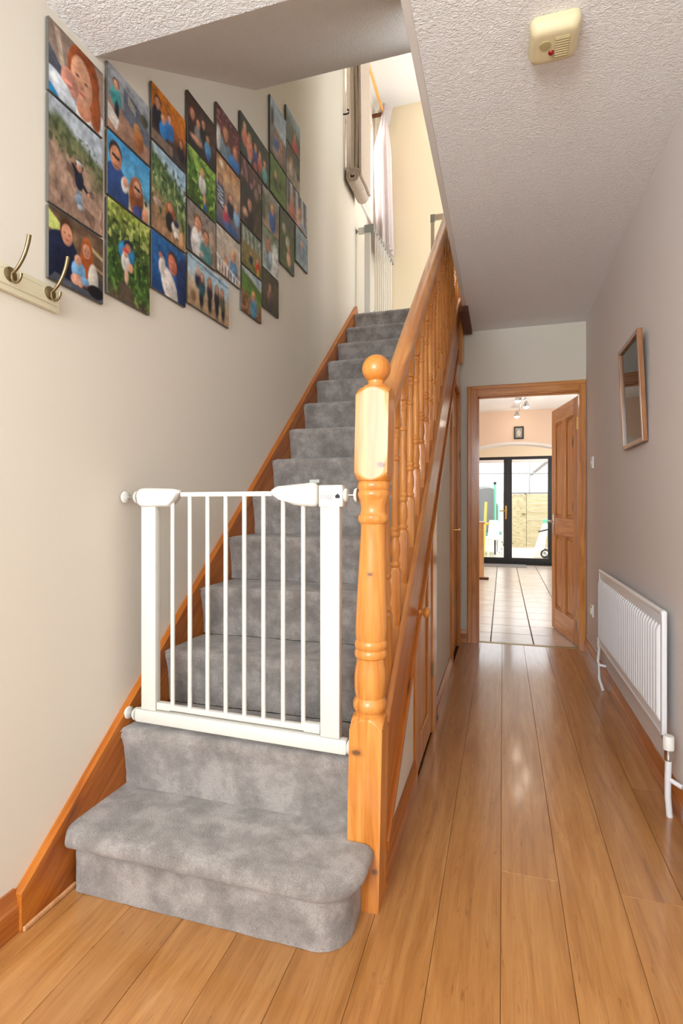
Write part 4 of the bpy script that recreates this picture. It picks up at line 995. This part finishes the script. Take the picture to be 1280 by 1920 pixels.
photo(2.940, 3.290, 3.066, 2.860, 44, {'g': [(0, '#8a94a0'), (1, '#b09a90')], 'n': .15},
      [('P', [(.05+.13*i, 0), (.11+.13*i, 0), (.13+.13*i, .8), (.07+.13*i, .8)], '#e6e6ea' if i % 2 else '#4a5068') for i in range(8)] + H(.25, .45, .07, BLN, '#c87a6c', asp=.6) + H(.6, .52, .07, '#a8623a', '#d8a898', asp=.6) + [('E', .8, .85, .2, .1, '#9ab0c4')],
      'wide photo print of faces against striped deck cloth')
photo(3.086, 3.304, 2.856, 2.634, 30, {'g': [(0, '#a4b8c4'), (.5, '#8ea8b8'), (1, '#a8bcc4')], 'n': .15},
      H(.5, .36, .08, '#b0a090', '#8a98ac'), 'square photo print of a small figure in pale blue haze')

asp_pr = bpy.data.meshes
for i, (y0, y1, zt_, zb_, nu, bgd, shapes, label) in enumerate(PH):
    y0 += 0.0018; y1 -= 0.0018; zt_ -= 0.0016; zb_ += 0.0016
    asp = (zt_-zb_)/(y1-y0); nv = max(8, int(nu*asp))
    img = paint(nu, nv, asp, bgd, shapes, 100+i*13)
    xf = XL+0.014
    o = MB().box(XL+0.003, xf-0.0006, y0, y1, zb_, zt_, 0.0012, 1).build('photo_print', 'board_edge', None, off=(XL+0.003, (y0+y1)/2, zb_))
    o.location = (XL+0.003, (y0+y1)/2, zb_)
    tag(o, label, 'photo', 'family photo prints on the staircase wall')
    ys = np.linspace(y0+0.0008, y1-0.0008, nu); zs = np.linspace(zt_-0.0008, zb_+0.0008, nv)
    YY, ZZ = np.meshgrid(ys, zs)
    co = np.stack([np.full(YY.shape, xf-XL-0.003), YY-(y0+y1)/2, ZZ-zb_], -1).reshape(-1, 3)
    idx = np.arange(nu*nv).reshape(nv, nu)
    q = np.stack([idx[1:, :-1], idx[1:, 1:], idx[:-1, 1:], idx[:-1, :-1]], -1).reshape(-1, 4)
    me = bpy.data.meshes.new('printed_image'); me.from_pydata(co.tolist(), [], q.tolist())
    ca = me.color_attributes.new('print', 'FLOAT_COLOR', 'POINT')
    ca.data.foreach_set('color', np.concatenate([img.reshape(-1, 3), np.ones((nu*nv, 1))], 1).astype(np.float32).ravel())
    me.materials.append(M['print']); p = bpy.data.objects.new('printed_image', me); C.objects.link(p); p.parent = o

# ================================================================== FRAMED PICTURE ON RIGHT WALL
fp = empty('framed_picture', (XR-0.004, 2.845, 1.405), label='slim brown wooden framed picture leaning off the right hall wall', cat='picture'); fp['_local'] = 1
fp.rotation_euler = (0, math.radians(-2.6), 0)      # top leans into the hall
def fb(n, x0, x1, y0, y1, z0, z1, mt, bev=0.002): return MB().box(x0, x1, y0, y1, z0, z1, bev).build(n, mt, fp, off=(0, 0, 0))
M['frame_wood'] = wood('brown_frame_wood', rgb(176, 124, 80), rgb(150, 100, 62), rgb(120, 76, 44), 'Z', knots=0)
fw, fh = 0.41, 0.50
fb('frame_side', -0.022, 0, -fw/2, -fw/2+0.020, 0, fh, 'frame_wood'); fb('frame_side', -0.022, 0, fw/2-0.020, fw/2, 0, fh, 'frame_wood')
fb('frame_side', -0.022, 0, -fw/2+0.020, fw/2-0.020, 0, 0.020, 'frame_wood'); fb('frame_side', -0.022, 0, -fw/2+0.020, fw/2-0.020, fh-0.020, fh, 'frame_wood')
fb('backing', -0.008, -0.002, -fw/2+0.015, fw/2-0.015, 0.015, fh-0.015, 'board_edge')
nu, nv = 60, 74
img = paint(nu, nv, nv/nu, {'g': [(0, '#efe6d6'), (1, '#ead9c2')], 'n': .06, 'f': 6},
            [('P', [(.10, .08), (.90, .08), (.90, .90), (.10, .90)], '#f0d4b4'), ('P', [(.18, .30), (.84, .34), (.84, .52), (.18, .5)], '#8a6a50'), ('N', .40, .66, 9, .5, '#6e4c34'), ('E', .30, .48, .08, .11, '#3c3a42'), ('P', [(.18, .56), (.84, .56), (.84, .86), (.18, .86)], '#dca05c'), ('E', .6, .78, .14, .04, '#7a4a20'), ('N', .56, .84, 12, .6, '#a06428'), ('P', [(.50, .925), (.78, .925), (.78, .965), (.50, .965)], '#efe6d8')], 777)
ys = np.linspace(fw/2-0.02, -fw/2+0.02, nu); zs = np.linspace(fh-0.02, 0.02, nv); YY, ZZ = np.meshgrid(ys, zs)
co = np.stack([np.full(YY.shape, -0.0088), YY, ZZ], -1).reshape(-1, 3); idx = np.arange(nu*nv).reshape(nv, nu)
q = np.stack([idx[1:, :-1], idx[1:, 1:], idx[:-1, 1:], idx[:-1, :-1]], -1).reshape(-1, 4)
me = bpy.data.meshes.new('painted_print'); me.from_pydata(co.tolist(), [], q.tolist())
ca = me.color_attributes.new('print', 'FLOAT_COLOR', 'POINT'); ca.data.foreach_set('color', np.concatenate([img.reshape(-1, 3), np.ones((nu*nv, 1))], 1).astype(np.float32).ravel())
me.materials.append(M['print']); p = bpy.data.objects.new('painted_print', me); C.objects.link(p); p.parent = fp
fb('glazing', -0.0115, -0.0100, -fw/2+0.018, fw/2-0.018, 0.018, fh-0.018, 'glass', 0)

# ================================================================== LANDING CURTAINS
M['pole_wood'] = wood('pale_pine_pole', rgb(240, 190, 120), rgb(228, 168, 92), rgb(206, 140, 66), 'Y', knots=0)
cp = empty('curtain_pole', (-1.13, 4.7, 5.0), label='honey wooden curtain pole above the landing window', cat='curtain pole')
MB().tube([(-1.13, 4.02, 5.0), (-1.13, 5.22, 5.0)], 0.014, 16).build('pole', 'pole_wood', cp, 40)
for y in (4.10, 5.17):
    MB().box(XL, -1.12, y-0.012, y+0.012, 4.955, 4.985, 0.004).build('bracket', 'pine_dark', cp)
# taupe curtain, doubled over the pole with the hem rolled up
def ribbon(path, th):
    n = len(path); L = []; Rr = []
    for i, p in enumerate(path):
        a_ = path[max(i-1, 0)]; b_ = path[min(i+1, n-1)]; dx, dz = b_[0]-a_[0], b_[1]-a_[1]; l = math.hypot(dx, dz) or 1
        nx_, nz_ = -dz/l*th/2, dx/l*th/2
        L.append((p[0]+nx_, p[1]+nz_)); Rr.append((p[0]-nx_, p[1]-nz_))
    return L+Rr[::-1]
tc = empty('taupe_curtain', (-1.16, 4.35, 3.65), label='taupe curtain with its hem rolled up hanging over the landing window', cat='curtain')
def sheet(name, path, th, y0, y1, wav=0.006, ph=0.0, mt='taupe_cloth'):
    pl = ribbon(path, th); R = []
    for i in range(15):
        t = i/14; yy = y0+(y1-y0)*t; w = wav*math.sin(t*9+ph)
        R.append([(a_+w*math.sin(b_*6+ph), yy, b_) for a_, b_ in pl])
    m = MB(); m.rings(R); return m.build(name, mt, tc, 60)
zb0 = 3.80
sheet('front_fold', [(-1.112, 5.02), (-1.110, 4.7), (-1.106, 4.3), (-1.104, zb0)], 0.020, 4.20, 4.52)
sheet('middle_fold', [(-1.138, 5.02), (-1.140, 4.7), (-1.137, 4.3), (-1.136, zb0+0.02)], 0.022, 4.215, 4.50, ph=1.0)
sheet('back_fold', [(-1.168, 4.98), (-1.170, 4.6), (-1.172, 4.2), (-1.172, zb0+0.03)], 0.026, 4.205, 4.50, ph=2.2, mt='lining')
sheet('wall_fold', [(-1.203, 4.95), (-1.205, 4.6), (-1.207, 4.2), (-1.208, zb0)], 0.026, 4.20, 4.50, ph=3.0, mt='lining')
sp = []
for i in range(60):
    t = i/59; a_ = t*2*PI*2.4; r = 0.062-0.048*t
    sp.append((-1.160+r*math.cos(a_), zb0-0.005+r*math.sin(a_)))
sheet('rolled_hem', sp, 0.016, 4.19, 4.52, 0.003)
# pale gathered curtain
pc = empty('pale_curtain', (-1.11, 5.20, 3.60), label='pale lilac gathered curtain at the far end of the landing window', cat='curtain')
R = []
for i in range(44):
    t = i/43; z = 5.04-1.43*t; op = min(1, max(0, (t-0.05)/0.35)); op = op*op*(3-2*op)
    ax, ay = 0.034+0.028*op, 0.045+0.115*op; cyy = 5.20-0.10*op+0.05*t; cx_ = -1.125+0.03*t; row = []
    for k_ in range(84):
        a_ = 2*PI*k_/84; rr_ = 1+(0.10+0.16*op)*math.sin(9*a_+1.2*t)+0.06*math.sin(14*a_+3*t)
        row.append((cx_+ax*rr_*math.cos(a_), cyy+ay*rr_*math.sin(a_), z+0.006*math.sin(7*a_)*op))
    R.append(row)
m = MB(); m.rings(R); m.build('gathered_cloth', 'pale_cloth', pc, 60)
R = []
for i in range(8):
    t = i/7; z = 5.055-0.17*t; row = []
    for k_ in range(40):
        a_ = 2*PI*k_/40; fl_ = 0.034+0.030*(1-t)
        row.append((-1.115+fl_*(1+0.22*math.sin(5*a_))*math.cos(a_), 5.215+0.055*(1+0.2*math.sin(4*a_+1))*math.sin(a_), z+0.012*math.sin(3*a_)*(1-t)))
    R.append(row)
m = MB(); m.rings(R); m.build('heading', 'pale_cloth', pc, 60)
hk = MB(); hk.tube([(XL, 4.16, 4.285), (XL+0.03, 4.16, 4.28), (XL+0.045, 4.165, 4.29), (XL+0.045, 4.17, 4.315), (XL+0.03, 4.17, 4.325)], 0.006, 8)
o = hk.build('tieback_hook', 'black', None, 50); tag(o, 'small dark tieback hook on the landing wall by the taupe curtain', 'hook')

# ================================================================== KITCHEN CONTENTS
sl = empty('ceiling_spotlight', (0.22, 7.3, KC), label='three-lamp spotlight bar on the kitchen ceiling', cat='light')
MB().lathe([(0.05, 0), (0.05, -0.02), (0.02, -0.03)], (0.23, 7.05, KC), 20).build('ceiling_rose', 'chrome', sl, 40)
MB().tube([(0.23, 6.72, KC-0.045), (0.22, 7.1, KC-0.07), (0.22, 7.75, KC-0.05)], 0.010, 10).build('bar', 'chrome', sl, 40)
for (x_, y_, z_) in ((0.175, 6.80, KC-0.085), (0.285, 7.15, KC-0.10), (0.185, 7.70, KC-0.13)):
    hd = MB(); hd.lathe([(0.012, 0.07), (0.02, 0.055), (0.040, 0.0), (0.042, -0.005)], (x_, y_, z_), 16); hd = hd.build('lamp_head', 'chrome', sl, 40)
    MB().sphere((x_, y_, z_-0.004), 0.036, 14, 0.6).build('lamp', 'bulb', hd, 50)
    l = bpy.data.lights.new('spot_lamp', 'POINT'); l.energy = 0.6; l.color = (1, 0.90, 0.78); l.shadow_soft_size = 0.04
    lo = bpy.data.objects.new('spot_lamp', l); C.objects.link(lo); lo.location = (x_, y_, z_-0.06)
kp = empty('small_picture', (0.22, KA, 2.07), label='small dark framed picture above the kitchen arch', cat='picture')
for a_ in ((0.155, 0.172, 2.062, 2.238), (0.268, 0.285, 2.062, 2.238), (0.172, 0.268, 2.062, 2.080), (0.172, 0.268, 2.220, 2.238)):
    MB().box(a_[0], a_[1], KA-0.02, KA, a_[2], a_[3], 0.002).build('frame_side', 'black', kp)
MB().box(0.172, 0.268, KA-0.010, KA-0.002, 2.080, 2.220).build('print', plain('grey_print', rgb(150, 146, 138), 0.5), kp)
MB().prism([(0.190, 2.16), (0.220, 2.20), (0.250, 2.16), (0.238, 2.105), (0.202, 2.105)], KA-0.012, KA-0.010, 'Y').build('motif', plain('pale_print', rgb(196, 190, 176), 0.5), kp)
kc = empty('kitchen_cabinet', (-0.62, 8.38, 0), label='pale wooden cabinet end panel inside the kitchen on the left', cat='cabinet')
MB().box(-1.0, -0.272, 8.37, 8.41, 0.035, 0.845, 0.003).build('end_panel', 'cab', kc)
MB().box(-1.0, -0.30, 8.41, 8.80, 0.035, 0.82, 0.003).build('body', 'cab', kc)
MB().box(-1.0, -0.255, 8.36, 8.82, 0.845, 0.870, 0.003).build('worktop', 'cab', kc)
MB().box(-0.40, -0.200, 8.38, 8.42, 0.0, 0.035, 0.006).build('foot', 'pine_dark', kc)
o = MB().box(-0.55, 0.42, 10.20, 10.68, 0.0, 0.012, 0.004).build('doormat', 'mat_grey', None, 30); tag(o, 'grey doormat inside the patio doors', 'mat')

# ================================================================== GARDEN
struct('ground', MB().box(-14, 14, KB+0.12, 40, -0.12, -0.02), 'paving')
gw = struct('wall_garden', MB().box(-7, 7, 16.3, 16.5, -0.02, 1.98), 'render')
fe = empty('garden_fence', (0.6, 15.3, 0), label='weathered timber fence with a gate and horizontal slats behind the patio doors', cat='fence')
for i in range(6):
    MB().box(0.10+0.085*i, 0.182+0.085*i, 15.28, 15.30, 0.0, 1.42, 0.003).build('board', 'fence_wood', fe)
for i in range(12):
    MB().box(0.62, 2.6, 15.28, 15.31, 0.02+0.118*i, 0.128+0.118*i, 0.004).build('slat', 'fence_wood', fe)
for x_ in (0.05, 0.60, 2.6): MB().box(x_-0.04, x_+0.02, 15.31, 15.37, 0, 1.45, 0.003).build('post', 'fence_wood', fe)
MB().box(0.02, 2.7, 15.26, 15.40, 1.44, 1.475, 0.003).build('capping', 'slate', fe)
MB().box(0.50, 0.58, 15.24, 15.28, 0.88, 0.91, 0.003).build('gate_latch', 'bronze', fe)
# neighbouring roof beyond the wall
nh = empty('neighbour_house', (1.6, 22, 0), label='grey neighbouring gable roof above the garden wall', cat='house')
MB().prism([(0.9, -0.05), (2.9, -0.05), (2.9, 2.15), (1.9, 3.0), (0.9, 2.15)], 22.0, 23.0, 'Y').build('gable', 'render', nh)
MB().prism([(0.75, 2.12), (1.9, 3.10), (3.05, 2.12), (3.05, 2.0), (1.9, 2.95), (0.75, 2.0)], 21.9, 23.2, 'Y').build('roof', 'slate', nh)
# washing line post and beam
o = MB(); o.tube([(-2.5, 15.9, 2.06), (2.5, 15.9, 2.00)], 0.022, 8); o.tube([(0.72, 15.9, 0.0), (0.72, 15.9, 2.6)], 0.018, 8)
o = o.build('washing_line', 'gate_grey', None, 40); tag(o, 'thin grey washing line post and rail above the garden wall', 'washing line')
# trampoline
tp = empty('trampoline', (-0.85, 12.8, 0), label='trampoline with mint green poles and black safety net', cat='trampoline')
cx_, cy_, Rt = -0.98, 13.2, 0.92
m = MB(); m.lathe([(Rt-0.16, 0.50), (Rt+0.03, 0.50), (Rt+0.05, 0.47), (Rt+0.03, 0.44), (Rt-0.16, 0.44)], (cx_, cy_, 0), 36); m.build('edge_pad', 'teal', tp, 40)
m = MB(); m.lathe([(0.001, 0.475), (Rt-0.15, 0.475), (Rt-0.15, 0.465), (0.001, 0.465)], (cx_, cy_, 0), 36); m.build('mat', 'black', tp)
for a_ in (-78, -28, 20, 75, 130, 190, 240):
    px_, py_ = cx_+Rt*math.cos(math.radians(a_)), cy_+Rt*math.sin(math.radians(a_))
    MB().tube([(px_, py_, 0.45), (px_, py_, 1.60)], 0.026, 10).build('pole', 'mint', tp, 40)
    MB().sphere((px_, py_, 1.63), 0.035, 10).build('pole_cap', 'black', tp, 50)
    MB().tube([(px_, py_, 0.45), (px_, py_, 0.0)], 0.02, 8).build('leg', 'black', tp, 40)
m = MB(); m.rings([[(cx_+(Rt-0.06)*math.cos(2*PI*k_/28), cy_+(Rt-0.06)*math.sin(2*PI*k_/28), z-0.06*abs(math.sin(k_*0.9))*(z > 1)) for k_ in range(28)] for z in (0.50, 1.0, 1.58)], caps=False); m.build('safety_net', 'net', tp)
# yellow toy and white garden chair by the trampoline
o = MB(); o.tube([(-0.40, 11.9, 0.0), (-0.36, 11.9, 0.75), (-0.34, 11.9, 1.20)], 0.028, 8); o.tube([(-0.46, 11.9, 0.72), (-0.26, 11.9, 0.74)], 0.022, 8); o.lathe([(0.10, 0), (0.11, 0.03), (0.04, 0.06)], (-0.40, 11.9, -0.02), 16)
o = o.build('yellow_toy', 'yellow', None, 40); tag(o, 'tall yellow plastic toy standing before the trampoline', 'toy')
gc = empty('garden_chair', (-0.20, 12.0, 0), label='white plastic garden chair beside the trampoline', cat='chair')
MB().box(-0.32, -0.06, 11.95, 12.25, 0.38, 0.41, 0.01).build('seat', 'white_plastic', gc, 40)
MB().prism([(-0.32, 0.40), (-0.06, 0.40), (-0.10, 0.80), (-0.28, 0.80)], 12.24, 12.27, 'Y', bev=0.006).build('backrest', 'white_plastic', gc)
for x_ in (-0.30, -0.09):
    for y_ in (11.98, 12.22): MB().tube([(x_, y_, -0.02), (x_, y_, 0.39)], 0.016, 8).build('leg', 'white_plastic', gc, 40)
# small shrubs
random.seed(5)
for j, (sx, sy, lb) in enumerate(((-0.55, 11.7, 'low green weed clump left of the garden chair'), (0.06, 12.6, 'low green shrub right of the trampoline'))):
    sh = MB()
    for i in range(60):
        a_ = random.uniform(0, 2*PI); r = random.uniform(0, 0.16); z = random.uniform(0, 0.30); px_, py_ = sx+r*math.cos(a_), sy+r*math.sin(a_)
        d = Vector((random.uniform(-1, 1), random.uniform(-1, 1), random.uniform(0, 1))).normalized()*0.07; e_ = d.cross(Vector((0.3, 0.2, 1))).normalized()*0.018
        p0 = Vector((px_, py_, z)); sh._add([p0, p0+d*0.5+e_, p0+d, p0+d*0.5-e_], [(0, 1, 2, 3)])
    sh.tube([(sx, sy, -0.02), (sx, sy, 0.2)], 0.008, 6)
    o = sh.build('garden_shrub', 'leaf'); tag(o, lb, 'shrub')
# white pushchair with black wheel
pu = empty('toy_pushchair', (0.86, 12.5, 0), label='white pushchair with a black wheel by the right patio door', cat='pushchair')
MB().prism([(0.62, 0.02), (0.84, 0.02), (0.96, 0.74), (0.86, 0.78)], 12.42, 12.58, 'Y', bev=0.01).build('body', 'white_plastic', pu)
MB().box(0.84, 1.00, 12.40, 12.60, 0.74, 0.82, 0.01).build('hood', 'mint', pu)
MB().tube([(0.74, 12.40, 0.55), (1.0, 12.40, 0.62)], 0.014, 8).build('handle', 'black', pu, 40)
for y_ in (12.36, 12.62):
    w = MB()
    R = []
    for k_ in range(25):
        a_ = 2*PI*k_/24; R.append((0.885+0.085*math.cos(a_), y_, 0.075+0.085*math.sin(a_)))
    w.tube(R, 0.018, 8); w = w.build('wheel', 'black', pu, 50)
    MB().lathe([(0.03, -0.015), (0.03, 0.015)], (0.885, y_, 0.075), 12, 'Y').build('hub', 'gate_grey', w)
MB().tube([(0.885, 12.36, 0.075), (0.885, 12.62, 0.075)], 0.012, 8).build('axle', 'black', pu)

for o in list(bpy.data.objects):
    if '_local' in o: del o['_local']
